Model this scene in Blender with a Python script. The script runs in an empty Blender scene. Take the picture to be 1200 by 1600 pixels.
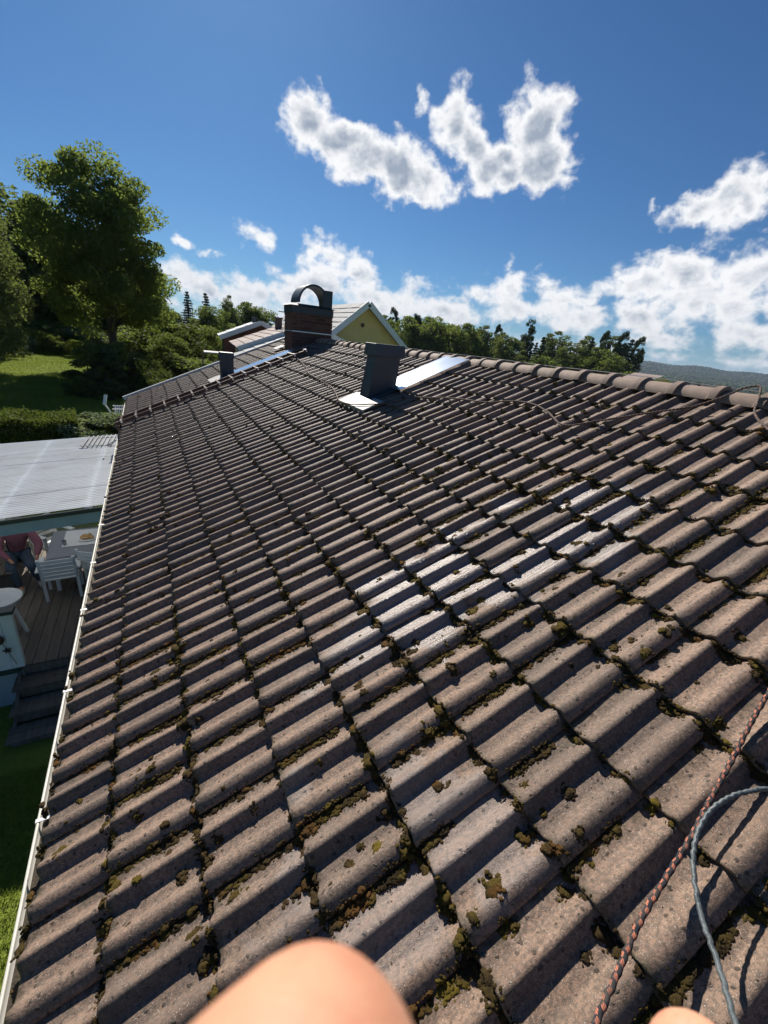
import bpy, math, random
import numpy as np
from mathutils import Matrix, Vector
R = math.radians
scene = bpy.context.scene
COL = scene.collection
rng = np.random.default_rng(7)
random.seed(7)

# ---------------------------------------------------------------- camera
CAM_F = 655.0 / 1600.0            # focal length in picture heights
CAM_POS = Vector((0.0, 0.0, 5.5))
yaw, pitch, roll = -0.52358, -0.38236, 0.10786
CM = (Matrix.Rotation(yaw, 3, 'Z') @ Matrix.Rotation(math.pi / 2 + pitch, 3, 'X') @ Matrix.Rotation(roll, 3, 'Z'))
cd = bpy.data.cameras.new('camera')
cd.sensor_fit = 'VERTICAL'; cd.sensor_height = 5.8; cd.sensor_width = 4.35
cd.lens = 5.8 * CAM_F
cd.clip_start = 0.005; cd.clip_end = 30000
cd.dof.use_dof = True; cd.dof.focus_distance = 4.0; cd.dof.aperture_fstop = 2.3
cam = bpy.data.objects.new('camera', cd); COL.objects.link(cam)
cam.matrix_world = Matrix.Translation(CAM_POS) @ CM.to_4x4()
scene.camera = cam

# ---------------------------------------------------------------- light
SUN_EL, SUN_AZ = 38.5, 9.0
sd = bpy.data.lights.new('sun', 'SUN'); sd.energy = 5.0; sd.angle = R(0.5); sd.color = (1.0, 0.93, 0.83)
sun = bpy.data.objects.new('sun', sd); COL.objects.link(sun)
SD = Vector((math.sin(R(SUN_AZ)) * math.cos(R(SUN_EL)), math.cos(R(SUN_AZ)) * math.cos(R(SUN_EL)), math.sin(R(SUN_EL))))
sun.rotation_euler = SD.to_track_quat('Z', 'Y').to_euler()
sun.location = (0, 0, 40)
scene.view_settings.view_transform = 'Standard'; scene.view_settings.look = 'None'
scene.view_settings.exposure = 0.60; scene.view_settings.gamma = 1.0; scene.view_settings.use_curve_mapping = False
scene.render.film_transparent = False
try:
    scene.cycles.volume_bounces = 0; scene.cycles.transparent_max_bounces = 6
    scene.cycles.max_bounces = 5; scene.cycles.diffuse_bounces = 3
    scene.cycles.use_denoising = True
except Exception: pass

# ---------------------------------------------------------------- node helpers
class NT:
    def __init__(s, nt): s.nt = nt; nt.nodes.clear()
    def n(s, typ, ins=None, **kw):
        nd = s.nt.nodes.new(typ)
        for k, v in kw.items(): setattr(nd, k, v)
        if ins:
            for k, v in ins.items():
                sock = nd.inputs[k]
                if isinstance(v, bpy.types.NodeSocket): s.nt.links.new(v, sock)
                else: sock.default_value = v
        return nd
    def m(s, op, a, b=None, c=None, clamp=False):
        nd = s.nt.nodes.new('ShaderNodeMath'); nd.operation = op; nd.use_clamp = clamp
        for i, v in enumerate((a, b, c)):
            if v is None: continue
            if isinstance(v, bpy.types.NodeSocket): s.nt.links.new(v, nd.inputs[i])
            else: nd.inputs[i].default_value = v
        return nd.outputs[0]
    def ss(s, x, lo, hi, a=0.0, b=1.0):
        nd = s.n('ShaderNodeMapRange', {0: x, 1: lo, 2: hi, 3: a, 4: b}, interpolation_type='SMOOTHSTEP')
        return nd.outputs[0]
    def mix(s, f, a, b, mode='MIX'):
        nd = s.nt.nodes.new('ShaderNodeMix'); nd.data_type = 'RGBA'; nd.blend_type = mode
        for sock, v in ((nd.inputs[0], f), (nd.inputs[6], a), (nd.inputs[7], b)):
            if isinstance(v, bpy.types.NodeSocket): s.nt.links.new(v, sock)
            else: sock.default_value = v if not isinstance(v, tuple) else (v + (1.0,) if len(v) == 3 else v)
        return nd.outputs[2]
    def noise(s, vec, scale, detail=4, rough=0.55, dist=0.0, out=0):
        return s.n('ShaderNodeTexNoise', {'Vector': vec, 'Scale': scale, 'Detail': detail, 'Roughness': rough, 'Distortion': dist}).outputs[out]
    def map(s, vec, loc=(0, 0, 0), rot=(0, 0, 0), sc=(1, 1, 1), typ='POINT'):
        return s.n('ShaderNodeMapping', {'Vector': vec, 'Location': loc, 'Rotation': rot, 'Scale': sc}, vector_type=typ).outputs[0]

def rgb(c): return (c[0], c[1], c[2], 1.0)

# ---------------------------------------------------------------- world: sky with fair-weather cumulus
world = bpy.data.worlds.new('World'); scene.world = world; world.use_nodes = True
w = NT(world.node_tree)
sky = w.n('ShaderNodeTexSky', sky_type='NISHITA', sun_disc=False, sun_elevation=R(SUN_EL), sun_rotation=R(SUN_AZ),
          altitude=200.0, air_density=1.0, dust_density=0.3, ozone_density=3.0)
tc = w.n('ShaderNodeTexCoord').outputs['Generated']
sx = w.n('ShaderNodeSeparateXYZ', {0: tc})
az = w.m('MULTIPLY', w.m('ARCTAN2', sx.outputs[0], sx.outputs[1]), 57.2958)
el = w.m('MULTIPLY', w.m('ARCSINE', sx.outputs[2]), 57.2958)
pv = w.n('ShaderNodeCombineXYZ', {0: az, 1: el, 2: 0.0}).outputs[0]
wn_ = w.n('ShaderNodeVectorMath', {0: w.noise(w.map(pv, sc=(0.45, 0.5, 1)), 1.0, 4, 0.6, out=1), 1: (0.5, 0.5, 0.5)}, operation='SUBTRACT').outputs[0]
pvw = w.n('ShaderNodeVectorMath', {0: pv, 1: w.n('ShaderNodeVectorMath', {0: wn_, 1: (2.4, 1.8, 0.0)}, operation='MULTIPLY').outputs[0]}, operation='ADD').outputs[0]
LOWK = 0.60
BLOBS = [  # azimuth, elevation, half width, half height, tilt, weight
 (17.6, 19.9, 2.2, 1.7, -20, 1), (20.4, 18.6, 2.4, 1.6, -15, 1), (24.0, 17.9, 2.8, 1.8, 0, 1.1), (27.6, 17.4, 2.8, 2.1, -10, 1.15),
 (30.6, 16.6, 2.3, 1.6, -30, 1), (27.5, 16.0, 2.6, 1.0, 0, .9),
 (33.2, 21.2, 1.7, 2.0, 20, 1), (35.4, 19.6, 2.3, 1.7, -35, 1), (37.2, 18.0, 2.0, 1.8, 0, .95),
 (38.9, 19.0, 1.9, 1.2, 0, 1.0), (21.5, 19.4, 2.4, 1.3, -10, 1), (41.6, 21.0, 2.6, 2.6, 0, 1.15), (42.9, 18.6, 2.5, 2.2, -10, 1.15), (39.6, 17.3, 2.0, 1.0, 0, .85), (29.3, 22.6, .6, .7, 30, .5), (31.2, 22.2, .5, .4, 0, .45),
 (12.6, 9.4, 1.3, .9, -15, .85), (7.2, 7.2, 1.0, .35, -5, .6), (4.6, 7.9, .5, .25, 0, .5),
 (58.6, 14.6, 2.2, 1.1, 8, .75), (61.4, 15.5, 2.4, 1.6, 10, 1.0), (54.6, 15.3, .5, .5, 0, .5),
 (18.6, 8.9, 1.6, 1.3, 20, 1), (20.9, 8.0, 2.2, 1.5, -15, 1.15), (23.4, 6.9, 2.4, 1.6, -25, 1.1), (19.0, 5.6, 3.2, 1.7, 0, 1.1), (26.0, 5.0, 3.4, 1.6, -10, 1.05),
 (4.2, 4.2, 2.6, 1.3, -10, 1), (7.5, 3.4, 3.0, 1.2, -5, 1), (12.0, 3.6, 3.6, 1.6, 5, 1.05), (16.0, 4.2, 2.4, 1.3, 0, 1), (30.6, 5.2, 2.6, 1.5, 0, 1.0), (34.5, 4.6, 3.6, 1.5, -5, 1.0),
 (41.8, 7.4, 1.9, 1.3, 0, 1.0), (38.6, 6.2, 1.6, .7, -10, .8), (47.4, 6.6, 2.4, 1.4, 0, 1.1), (44.0, 5.2, 3.6, 1.2, 0, .95), (50.5, 4.8, 3.2, 1.4, 0, .95),
 (55.5, 8.3, 2.6, 1.6, 0, 1.1), (59.4, 9.4, 3.2, 1.7, 10, 1.2), (64.5, 9.7, 4.2, 1.8, 5, 1.2), (61.5, 7.0, 6.0, 1.5, 0, 1.1), (56.5, 5.3, 3.0, 1.4, 0, 1.1), (70.0, 8.6, 4.5, 2.6, 0, 1.1),
 (66.5, 4.4, 4.2, 1.2, 0, 1.0), (59.5, 3.4, 3.4, .9, 0, .9), (74.0, 4.2, 5, 1.5, 0, 1),
]
field = None
for (a_, e_, ra, re_, tl, wt) in BLOBS:
    q = w.map(pvw, (a_, e_, 0), (0, 0, R(tl)), (ra * 1.12, re_ * 1.12, 1), 'TEXTURE')
    L = w.n('ShaderNodeVectorMath', {0: q}, operation='LENGTH').outputs['Value']
    wt *= LOWK if (e_ < 11 and a_ > 2) else 1.0
    v = w.m('MULTIPLY_ADD', L, -wt * 0.8, wt)
    field = v if field is None else w.m('SMOOTH_MAX', field, v, 0.30)
# the low bank that rings the horizon
band = w.m('ABSOLUTE', w.m('MULTIPLY_ADD', el, 0.45, -0.75))
bandn = w.noise(w.map(pv, sc=(0.10, 0.25, 1)), 1.0, 3, 0.5)
band = w.m('ADD', w.m('MULTIPLY_ADD', band, -0.5, -0.24), w.m('MULTIPLY', bandn, 0.75))
field = w.m('MAXIMUM', field, band)
cv = w.map(pv, sc=(0.30, 0.36, 1))
n1 = w.noise(cv, 1.15, 10, 0.565, 0.15)
cv2 = w.map(pv, loc=(-0.10, 0.16, 0), sc=(0.30, 0.36, 1))
n2 = w.noise(cv2, 1.15, 6, 0.55, 0.15)
dn = w.m('ADD', w.m('ADD', field, w.m('MULTIPLY_ADD', n1, 2.0, -0.90)), 0.0)
alpha = w.ss(dn, -0.03, 0.50)
thick = w.ss(w.m('ADD', dn, w.m('MULTIPLY_ADD', w.noise(cv2, 2.2, 5, .6), 0.45, -0.225)), 0.44, 1.10)
relief = w.m('MULTIPLY', w.m('SUBTRACT', n2, n1), 1.8)
shade = w.m('ADD', w.m('MULTIPLY', thick, 0.95), relief, clamp=True)
ccol = w.mix(shade, (0.97, 0.975, 0.99), (0.34, 0.40, 0.50))
lowfade = w.ss(el, -1.0, 9.0, 0.80, 1.0)
cstr = w.m('MULTIPLY', lowfade, 0.66)
# sky colour grade: a phone's blue
skyc = w.n('ShaderNodeVectorMath', {0: sky.outputs[0], 1: (0.33, 0.62, 0.90)}, operation='MULTIPLY').outputs[0]
bgs = w.n('ShaderNodeBackground', {0: skyc, 1: 0.050})
bgc = w.n('ShaderNodeBackground', {0: ccol, 1: cstr})
above = w.ss(el, -1.2, 0.2)
mx = w.n('ShaderNodeMixShader', {0: w.m('MULTIPLY', alpha, above), 1: bgs.outputs[0], 2: bgc.outputs[0]})
w.n('ShaderNodeOutputWorld', {0: mx.outputs[0]})

# ---------------------------------------------------------------- object helpers
def tag(o, label=None, cat=None, group=None, kind=None):
    if label: o['label'] = label
    if cat: o['category'] = cat
    if group: o['group'] = group
    if kind: o['kind'] = kind
    return o
def empty(name, loc=(0, 0, 0), rz=0.0, label=None, cat=None, group=None, kind=None):
    o = bpy.data.objects.new(name, None); COL.objects.link(o)
    o.location = loc; o.rotation_euler = (0, 0, rz); o.empty_display_size = 0.1
    return tag(o, label, cat, group, kind)
def link(name, me, mats=None, parent=None, loc=None, rot=None):
    o = bpy.data.objects.new(name, me); COL.objects.link(o)
    if mats is not None and len(me.materials) == 0:
        for m_ in (mats if isinstance(mats, (list, tuple)) else [mats]): me.materials.append(m_)
    if parent is not None: o.parent = parent
    if loc is not None: o.location = loc
    if rot is not None: o.rotation_euler = rot
    return o
def fast_mesh(name, V, F, smooth=False, uv=None, matidx=None):
    """V (n,3), F (m,k) all faces with k corners; uv (m*k,2)"""
    V = np.asarray(V, np.float32); F = np.asarray(F, np.int32); k = F.shape[1]
    me = bpy.data.meshes.new(name)
    me.vertices.add(len(V)); me.vertices.foreach_set('co', V.ravel())
    me.loops.add(F.size); me.loops.foreach_set('vertex_index', F.ravel())
    me.polygons.add(len(F))
    me.polygons.foreach_set('loop_start', np.arange(len(F), dtype=np.int32) * k)
    me.polygons.foreach_set('loop_total', np.full(len(F), k, np.int32))
    if smooth: me.polygons.foreach_set('use_smooth', np.ones(len(F), bool))
    if matidx is not None: me.polygons.foreach_set('material_index', np.asarray(matidx, np.int32))
    if uv is not None:
        u = me.uv_layers.new(name='UVMap'); u.data.foreach_set('uv', np.asarray(uv, np.float32).ravel())
    me.update(calc_edges=True)
    return me
class MB:
    """gathers quads and triangles, builds one mesh"""
    def __init__(s): s.v = []; s.f = []
    def add(s, vs, fs):
        o = len(s.v); s.v += [tuple(v) for v in vs]; s.f += [tuple(i + o for i in f) for f in fs]; return s
    def box(s, c, d, M=None, top=1.0):
        x, y, z = d[0] / 2, d[1] / 2, d[2] / 2
        vs = [Vector((i * x * (top if k > 0 else 1), j * y * (top if k > 0 else 1), k * z)) for k in (-1, 1) for j in (-1, 1) for i in (-1, 1)]
        if M is not None: vs = [M @ v for v in vs]
        vs = [v + Vector(c) for v in vs]
        return s.add(vs, [(0, 2, 3, 1), (4, 5, 7, 6), (0, 1, 5, 4), (2, 6, 7, 3), (0, 4, 6, 2), (1, 3, 7, 5)])
    def box2(s, a, b):
        return s.box([(a[i] + b[i]) / 2 for i in range(3)], [abs(b[i] - a[i]) for i in range(3)])
    def bar(s, a, b, wd, ht, up=(0, 0, 1)):
        a, b = Vector(a), Vector(b); d = (b - a); L = d.length; d.normalize()
        sd_ = d.cross(Vector(up)); sd_.normalize(); u_ = sd_.cross(d)
        M = Matrix((d, sd_, u_)).transposed()
        return s.box((a + b) / 2, (L, wd, ht), M)
    def tube(s, pts, rad, n=10, cap=True):
        P = [Vector(p) for p in pts]; m_ = len(P)
        if not isinstance(rad, (list, tuple)): rad = [rad] * m_
        vs = []; fs = []
        t0 = (P[1] - P[0]).normalized(); u = t0.orthogonal().normalized()
        for i in range(m_):
            t = (P[min(i + 1, m_ - 1)] - P[max(i - 1, 0)]).normalized()
            u = (u - t * u.dot(t)); u = u.normalized() if u.length > 1e-6 else t.orthogonal().normalized(); v_ = t.cross(u)
            for k in range(n):
                a = 2 * math.pi * k / n; vs.append(P[i] + (u * math.cos(a) + v_ * math.sin(a)) * rad[i])
        for i in range(m_ - 1):
            for k in range(n):
                a = i * n + k; b = i * n + (k + 1) % n; fs.append((a, b, b + n, a + n))
        if cap: fs.append(tuple(range(n - 1, -1, -1))); fs.append(tuple((m_ - 1) * n + k for k in range(n)))
        return s.add(vs, fs)
    def prism(s, poly, a, b, axis=1):
        """poly: 2D points in the other two axes, extruded from a to b along axis"""
        n = len(poly); vs = []
        for t in (a, b):
            for p in poly:
                q = [p[0], p[1]]; q.insert(axis, t); vs.append(q)
        fs = [(i, (i + 1) % n, n + (i + 1) % n, n + i) for i in range(n)]
        fs += [tuple(range(n - 1, -1, -1)), tuple(n + i for i in range(n))]
        return s.add(vs, fs)
    def build(s, name, mat, parent=None, smooth=False, bevel=0.0, loc=None, rot=None):
        me = bpy.data.meshes.new(name); me.from_pydata(s.v, [], s.f); me.update()
        o = link(name, me, mat, parent, loc, rot)
        if smooth:
            me.polygons.foreach_set('use_smooth', [True] * len(me.polygons))
            try: me.set_sharp_from_angle(angle=R(35))
            except Exception: pass
        if bevel > 0:
            bv = o.modifiers.new('b', 'BEVEL'); bv.width = bevel; bv.segments = 2; bv.limit_method = 'ANGLE'
        return o
def curve_pts(P, n=8):
    """catmull-rom through P"""
    P = [Vector(p) for p in P]; out = []
    Q = [P[0] * 2 - P[1]] + P + [P[-1] * 2 - P[-2]]
    for i in range(1, len(Q) - 2):
        for k in range(n):
            t = k / n
            out.append(0.5 * ((2 * Q[i]) + (Q[i + 1] - Q[i - 1]) * t + (2 * Q[i - 1] - 5 * Q[i] + 4 * Q[i + 1] - Q[i + 2]) * t * t + (3 * Q[i] - Q[i - 1] - 3 * Q[i + 1] + Q[i + 2]) * t ** 3))
    out.append(P[-1]); return out

# ---------------------------------------------------------------- materials
def newmat(name):
    m_ = bpy.data.materials.new(name); m_.use_nodes = True; return m_, NT(m_.node_tree)
def finish(t, bsdf, disp=None):
    t.n('ShaderNodeOutputMaterial', {0: bsdf.outputs[0]})
def simple(name, c1, c2=None, rough=0.6, scale=8.0, metal=0.0, bump=0.0, bscale=60.0, stretch=(1, 1, 1), spec=0.5, detail=5, rnd=0.0, coord='Object'):
    m_, t = newmat(name)
    tcn = t.n('ShaderNodeTexCoord'); v = tcn.outputs[coord]
    v = t.map(v, sc=stretch)
    nz = t.noise(v, scale, detail, 0.6)
    f = t.ss(nz, 0.3, 0.7)
    c = t.mix(f, c1, c2 or c1)
    if rnd:
        oi = t.n('ShaderNodeObjectInfo').outputs['Random']
        c = t.mix(1.0, c, t.n('ShaderNodeCombineColor', {0: t.m('MULTIPLY_ADD', oi, rnd, 1 - rnd / 2), 1: t.m('MULTIPLY_ADD', oi, rnd, 1 - rnd / 2), 2: t.m('MULTIPLY_ADD', oi, rnd, 1 - rnd / 2)}).outputs[0], 'MULTIPLY')
    ins = {'Base Color': c, 'Roughness': rough, 'Metallic': metal, 'Specular IOR Level': spec}
    b = t.n('ShaderNodeBsdfPrincipled', ins)
    if bump:
        bn = t.n('ShaderNodeBump', {'Strength': bump, 'Distance': 0.01, 'Height': t.noise(v, bscale, 4, 0.6)})
        t.nt.links.new(bn.outputs[0], b.inputs['Normal'])
    finish(t, b); return m_

TH = 0.408775; CT, ST = math.cos(TH), math.sin(TH)
U = Vector((CT, 0, ST)); N = Vector((-ST, 0, CT)); YV = Vector((0, 1, 0))
O0 = CAM_POS - N * 1.724 - U * 1.41756
def RP(s, t, h=0.0): return O0 + U * s + YV * t + N * h
RM = Matrix((U, YV, N)).transposed()          # roof frame rotation
SP = 0.35; TW = 0.29368; T_REF = 0.9540; NCOURSE = 14; T_END = 13.72

def tile_profile(v):
    v = np.asarray(v, float); H = 0.038
    A1 = 0.011 + 0.027 * np.sin(np.clip(v / 0.047, 0, 1) * np.pi / 2)
    A2 = 0.038 * 0.5 * (1 + np.cos(np.pi * np.clip((v - 0.047) / 0.055, 0, 1)))
    B1 = 0.5 * H * (1 - np.cos(np.pi * np.clip((v - 0.146) / 0.043, 0, 1)))
    B2 = 0.5 * H * (1 + np.cos(np.pi * np.clip((v - 0.189) / 0.058, 0, 1)))
    z = np.where(v < 0.047, A1, A2); z = np.where(v > 0.146, np.where(v < 0.189, B1, B2), z)
    return z
def tilt_h(u): return 0.030 - 0.027 * u / 0.40
def roof_surface(s, t):
    """height of the tiled surface above the batten plane"""
    i = np.clip(np.floor(np.asarray(s) / SP), 0, NCOURSE - 1); u = s - i * SP
    v = np.mod(np.asarray(t) - T_REF, TW)
    return tilt_h(u) + tile_profile(v)

# --- concrete tile material
tile_m, t = newmat('concrete_tile')
geo = t.n('ShaderNodeNewGeometry'); pos = geo.outputs['Position']
oi = t.n('ShaderNodeObjectInfo').outputs['Random']
at = t.n('ShaderNodeUVMap', uv_map='UVMap').outputs[0]
sp = t.n('ShaderNodeSeparateXYZ', {0: pos}); uvs = t.n('ShaderNodeSeparateXYZ', {0: at})
big = t.noise(pos, 1.3, 4, 0.6); mid = t.noise(pos, 9.0, 5, 0.62); fine = t.noise(pos, 75.0, 4, 0.7); grain = t.noise(pos, 260.0, 4, 0.85)
tilev = t.n('ShaderNodeTexWhiteNoise', {0: t.n('ShaderNodeVectorMath', {0: t.map(pos, loc=(0, (-T_REF) / TW, 0), sc=(1 / (SP * CT), 1 / TW, 0)), 1: (0, 0, 0)}, operation='FLOOR').outputs[0]}, noise_dimensions='3D').outputs[0]
base = t.mix(t.ss(mid, 0.30, 0.72), (0.180, 0.108, 0.074), (0.335, 0.220, 0.152))
base = t.mix(t.ss(big, 0.35, 0.7, 0, 0.55), base, (0.190, 0.140, 0.108))
base = t.mix(t.m('MULTIPLY', t.ss(tilev, 0.0, 1.0), 0.5), base, (0.320, 0.215, 0.155))
base = t.mix(t.m('MULTIPLY', t.ss(tilev, 0.30, 0.05), 0.40), base, (0.130, 0.100, 0.082))
base = t.mix(t.ss(fine, 0.42, 0.60, 0.0, 0.70), base, (0.085, 0.068, 0.056))
base = t.mix(t.ss(sp.outputs[1], 3.0, 9.0, 0.0, 0.45), base, (0.105, 0.072, 0.056))
# pale aggregate grains
vor = t.n('ShaderNodeTexVoronoi', {'Vector': pos, 'Scale': 240.0}, feature='F1')
vcol = t.n('ShaderNodeSeparateColor', {0: vor.outputs['Color']})
gr = t.m('MULTIPLY', t.ss(vor.outputs['Distance'], 0.42, 0.18), t.m('GREATER_THAN', vcol.outputs[0], 0.80))
base = t.mix(t.m('MULTIPLY', gr, 0.75), base, (0.56, 0.50, 0.43))
dk = t.m('MULTIPLY', t.ss(vor.outputs['Distance'], 0.5, 0.2), t.m('LESS_THAN', vcol.outputs[1], 0.20))
base = t.mix(t.m('MULTIPLY', dk, 0.6), base, (0.040, 0.034, 0.030))
# dirt and crusts of black lichen, spotted
vl = t.n('ShaderNodeTexVoronoi', {'Vector': t.n('ShaderNodeVectorMath', {0: pos, 1: t.n('ShaderNodeVectorMath', {0: t.noise(pos, 60, 3, .6, out=1), 3: 0.02}, operation='SCALE').outputs[0]}, operation='ADD').outputs[0], 'Scale': 42.0}, feature='F1')
lc = t.n('ShaderNodeSeparateColor', {0: vl.outputs['Color']})
lich = t.m('MULTIPLY', t.ss(vl.outputs['Distance'], 0.34, 0.16), t.m('GREATER_THAN', t.m('ADD', lc.outputs[0], t.m('MULTIPLY', big, 0.5)), 0.98))
base = t.mix(t.m('MULTIPLY', lich, 0.8), base, (0.030, 0.026, 0.018))
# algae stain towards the eave and along side laps
sten = t.m('MULTIPLY', t.ss(uvs.outputs[1], 0.10, 0.0), t.ss(t.noise(pos, 14, 4, .6), 0.40, 0.62))
sten2 = t.m('MULTIPLY', t.ss(uvs.outputs[0], 0.80, 0.98), t.ss(t.noise(pos, 22, 4, .6), 0.42, 0.60))
base = t.mix(t.m('MULTIPLY', t.m('MAXIMUM', sten, sten2), 0.75), base, (0.050, 0.044, 0.020))
# washed damp band (s along slope, t along eave)
ssl = t.m('MULTIPLY_ADD', sp.outputs[0], 1 / CT, 0.616 / CT)
st = t.n('ShaderNodeCombineXYZ', {0: ssl, 1: sp.outputs[1], 2: 0.0}).outputs[0]
strk = t.ss(t.noise(t.map(st, sc=(2.2, 26.0, 1.0)), 1.0, 5, .65), 0.50, 0.68, 0, .45)
base = t.mix(strk, base, (0.090, 0.070, 0.056))
pale = t.ss(t.noise(t.map(st, loc=(7, 2, 0), sc=(1.6, 5.0, 1.0)), 1.0, 6, .7), 0.56, 0.74, 0, .30)
base = t.mix(pale, base, (0.350, 0.270, 0.210))
stn = t.n('ShaderNodeVectorMath', {0: st, 1: t.n('ShaderNodeVectorMath', {0: t.noise(pos, 3.0, 3, .6, out=1), 1: (0.5, 0.5, 0.5)}, operation='SUBTRACT').outputs[0]}, operation='ADD').outputs[0]
def wetspot(c, r, rot):
    q = t.map(stn, (c[0], c[1], 0), (0, 0, R(rot)), (r[0], r[1], 1), 'TEXTURE')
    return t.ss(t.n('ShaderNodeVectorMath', {0: q}, operation='LENGTH').outputs['Value'], 1.0, 0.7)
wet = t.m('MAXIMUM', wetspot((2.35, 1.62), (1.10, 0.42), 3), t.m('MAXIMUM', wetspot((3.15, 1.45), (0.5, 0.35), 0), t.m('MULTIPLY', wetspot((1.30, 0.72), (0.62, 0.30), -20), 0.6)))
wet = t.m('MULTIPLY', wet, t.ss(tilev, 0.05, 0.22))
base = t.mix(t.m('MULTIPLY', wet, 0.45), base, (0.150, 0.128, 0.128))
rough = t.m('SUBTRACT', t.m('MULTIPLY_ADD', grain, 0.30, 0.46), t.m('MULTIPLY', wet, 0.24))
hgt = t.m('ADD', t.m('MULTIPLY', grain, 0.45), t.m('ADD', t.m('MULTIPLY', fine, 0.6), t.m('MULTIPLY', lich, 0.5)))
bmp = t.n('ShaderNodeBump', {'Strength': 0.9, 'Distance': 0.006, 'Height': hgt}).outputs[0]
b = t.n('ShaderNodeBsdfPrincipled', {'Base Color': base, 'Roughness': rough, 'Specular IOR Level': t.m('MULTIPLY_ADD', wet, 0.75, 0.38), 'Normal': bmp})
finish(t, b)

ridge_m = simple('ridge_concrete', (0.175, 0.118, 0.090), (0.29, 0.21, 0.165), 0.75, 6, bump=0.5, bscale=160, coord='Object', rnd=0.25, detail=8)
moss_m, t = newmat('moss')
pos = t.n('ShaderNodeNewGeometry').outputs['Position']
mcol = t.mix(t.ss(t.noise(pos, 3.2, 3, .6), 0.40, 0.60), (0.070, 0.044, 0.020), (0.128, 0.092, 0.018))
mcol = t.mix(t.ss(t.noise(pos, 14.0, 3, .6), 0.44, 0.62), mcol, (0.042, 0.028, 0.016))
mcol = t.mix(t.ss(t.noise(pos, 7.5, 2, .5), 0.60, 0.70), mcol, (0.205, 0.152, 0.022))
mcol = t.mix(t.ss(t.noise(t.map(pos, loc=(5, 3, 1)), 9.0, 2, .5), 0.56, 0.68), mcol, (0.155, 0.072, 0.022))
mcol = t.mix(t.ss(t.noise(pos, 420.0, 3, .7), 0.46, 0.66, 0, .6), mcol, (0.180, 0.135, 0.045))
bmp = t.n('ShaderNodeBump', {'Strength': 1.0, 'Distance': 0.010, 'Height': t.noise(pos, 380.0, 4, .8)}).outputs[0]
finish(t, t.n('ShaderNodeBsdfPrincipled', {'Base Color': mcol, 'Roughness': 0.95, 'Specular IOR Level': 0.15, 'Normal': bmp}))

dark_metal = simple('dark_sheet_metal', (0.024, 0.033, 0.046), (0.036, 0.047, 0.062), 0.45, 3, metal=0.0, bump=0.10, bscale=8, spec=0.6)
brown_metal = simple('brown_steel', (0.060, 0.030, 0.022), (0.085, 0.045, 0.034), 0.5, 8)
zinc_m = simple('galvanised_sheet', (0.62, 0.68, 0.74), (0.70, 0.75, 0.80), 0.17, 4, metal=0.92, bump=0.03, bscale=5)
lead_m = simple('grey_flashing', (0.24, 0.25, 0.25), (0.32, 0.32, 0.31), 0.6, 6, metal=0.0)
gutter_m = simple('pale_painted_gutter', (0.62, 0.60, 0.54), (0.70, 0.68, 0.62), 0.4, 6)
clip_m = simple('bright_metal_clip', (0.75, 0.76, 0.76), (0.85, 0.85, 0.85), 0.3, 6, metal=0.5)
white_m = simple('white_painted_wood', (0.72, 0.73, 0.72), (0.80, 0.80, 0.78), 0.55, 9, bump=0.1)
bluewhite_m = simple('pale_blue_fascia_paint', (0.34, 0.45, 0.52), (0.40, 0.51, 0.58), 0.5, 5)
brick_m = simple('dark_red_brick', (0.155, 0.058, 0.040), (0.100, 0.045, 0.036), 0.85, 14, bump=0.4, bscale=120, rnd=0.6, coord='Object')
mortar_m = simple('grey_mortar', (0.10, 0.09, 0.085), (0.15, 0.14, 0.13), 0.9, 20, bump=0.4)
wall_m = simple('white_house_wall', (0.62, 0.61, 0.58), (0.68, 0.67, 0.64), 0.8, 5)
underlay_m = simple('roof_underlay', (0.02, 0.018, 0.016), (0.03, 0.028, 0.024), 0.9, 10)

# ================================================================ OUR HOUSE
house = empty('tiled_house', (0, 0, 0), 0, 'brown concrete tiled house whose mossy roof fills the view, with gutter, chimney and flues', 'house')

def tile_mesh(name, nv, nu, seed, length=0.385, wob=0.0012):
    rg = np.random.default_rng(seed)
    vv = np.linspace(0, TW + 0.014, nv)
    uu = np.array([0.0, 0.006] + list(np.linspace(0.05, length, nu - 2)))
    V = []; UVv = []
    ph = rg.uniform(0, 6.28, 6)
    front = 0.0035 * np.sin(vv * 38 + ph[0]) + 0.0012 * np.sin(vv * 160 + ph[1])
    for a, u in enumerate(uu):
        z = tilt_h(u) + tile_profile(vv) + wob * np.sin(u * 21 + vv * 30 + ph[2])
        if a == 0: z = z - 0.004
        x = np.full(nv, u) + (front if a < 2 else 0)
        for k in range(nv): V.append((x[k], vv[k], z[k])); UVv.append((min(vv[k] / TW, 1), u / SP))
    F = []
    for a in range(len(uu) - 1):
        for k in range(nv - 1):
            i = a * nv + k; F.append((i, i + nv, i + nv + 1, i + 1))
    # front skirt (the tile's thickness) and side lip
    o = len(V)
    for k in range(nv): V.append((front[k] + 0.002, vv[k], V[k][2] - 0.017)); UVv.append((min(vv[k] / TW, 1), 0))
    for k in range(nv - 1): F.append((o + k, k, k + 1, o + k + 1))
    o2 = len(V)
    for a, u in enumerate(uu): V.append((u, 0.001, V[a * nv][2] - 0.013)); UVv.append((0, u / SP))
    for a in range(len(uu) - 1): F.append((a * nv, o2 + a, o2 + a + 1, (a + 1) * nv))
    # underside strip so the tile is a closed-looking slab
    o3 = len(V)
    for k in range(nv): V.append((0.05, vv[k], V[k][2] - 0.016)); UVv.append((min(vv[k] / TW, 1), 0))
    for k in range(nv - 1): F.append((o3 + k, o + k, o + k + 1, o3 + k + 1))
    F = [tuple(reversed(f)) for f in F] if False else F
    return np.array(V), np.array(F), np.array(UVv)
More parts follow.
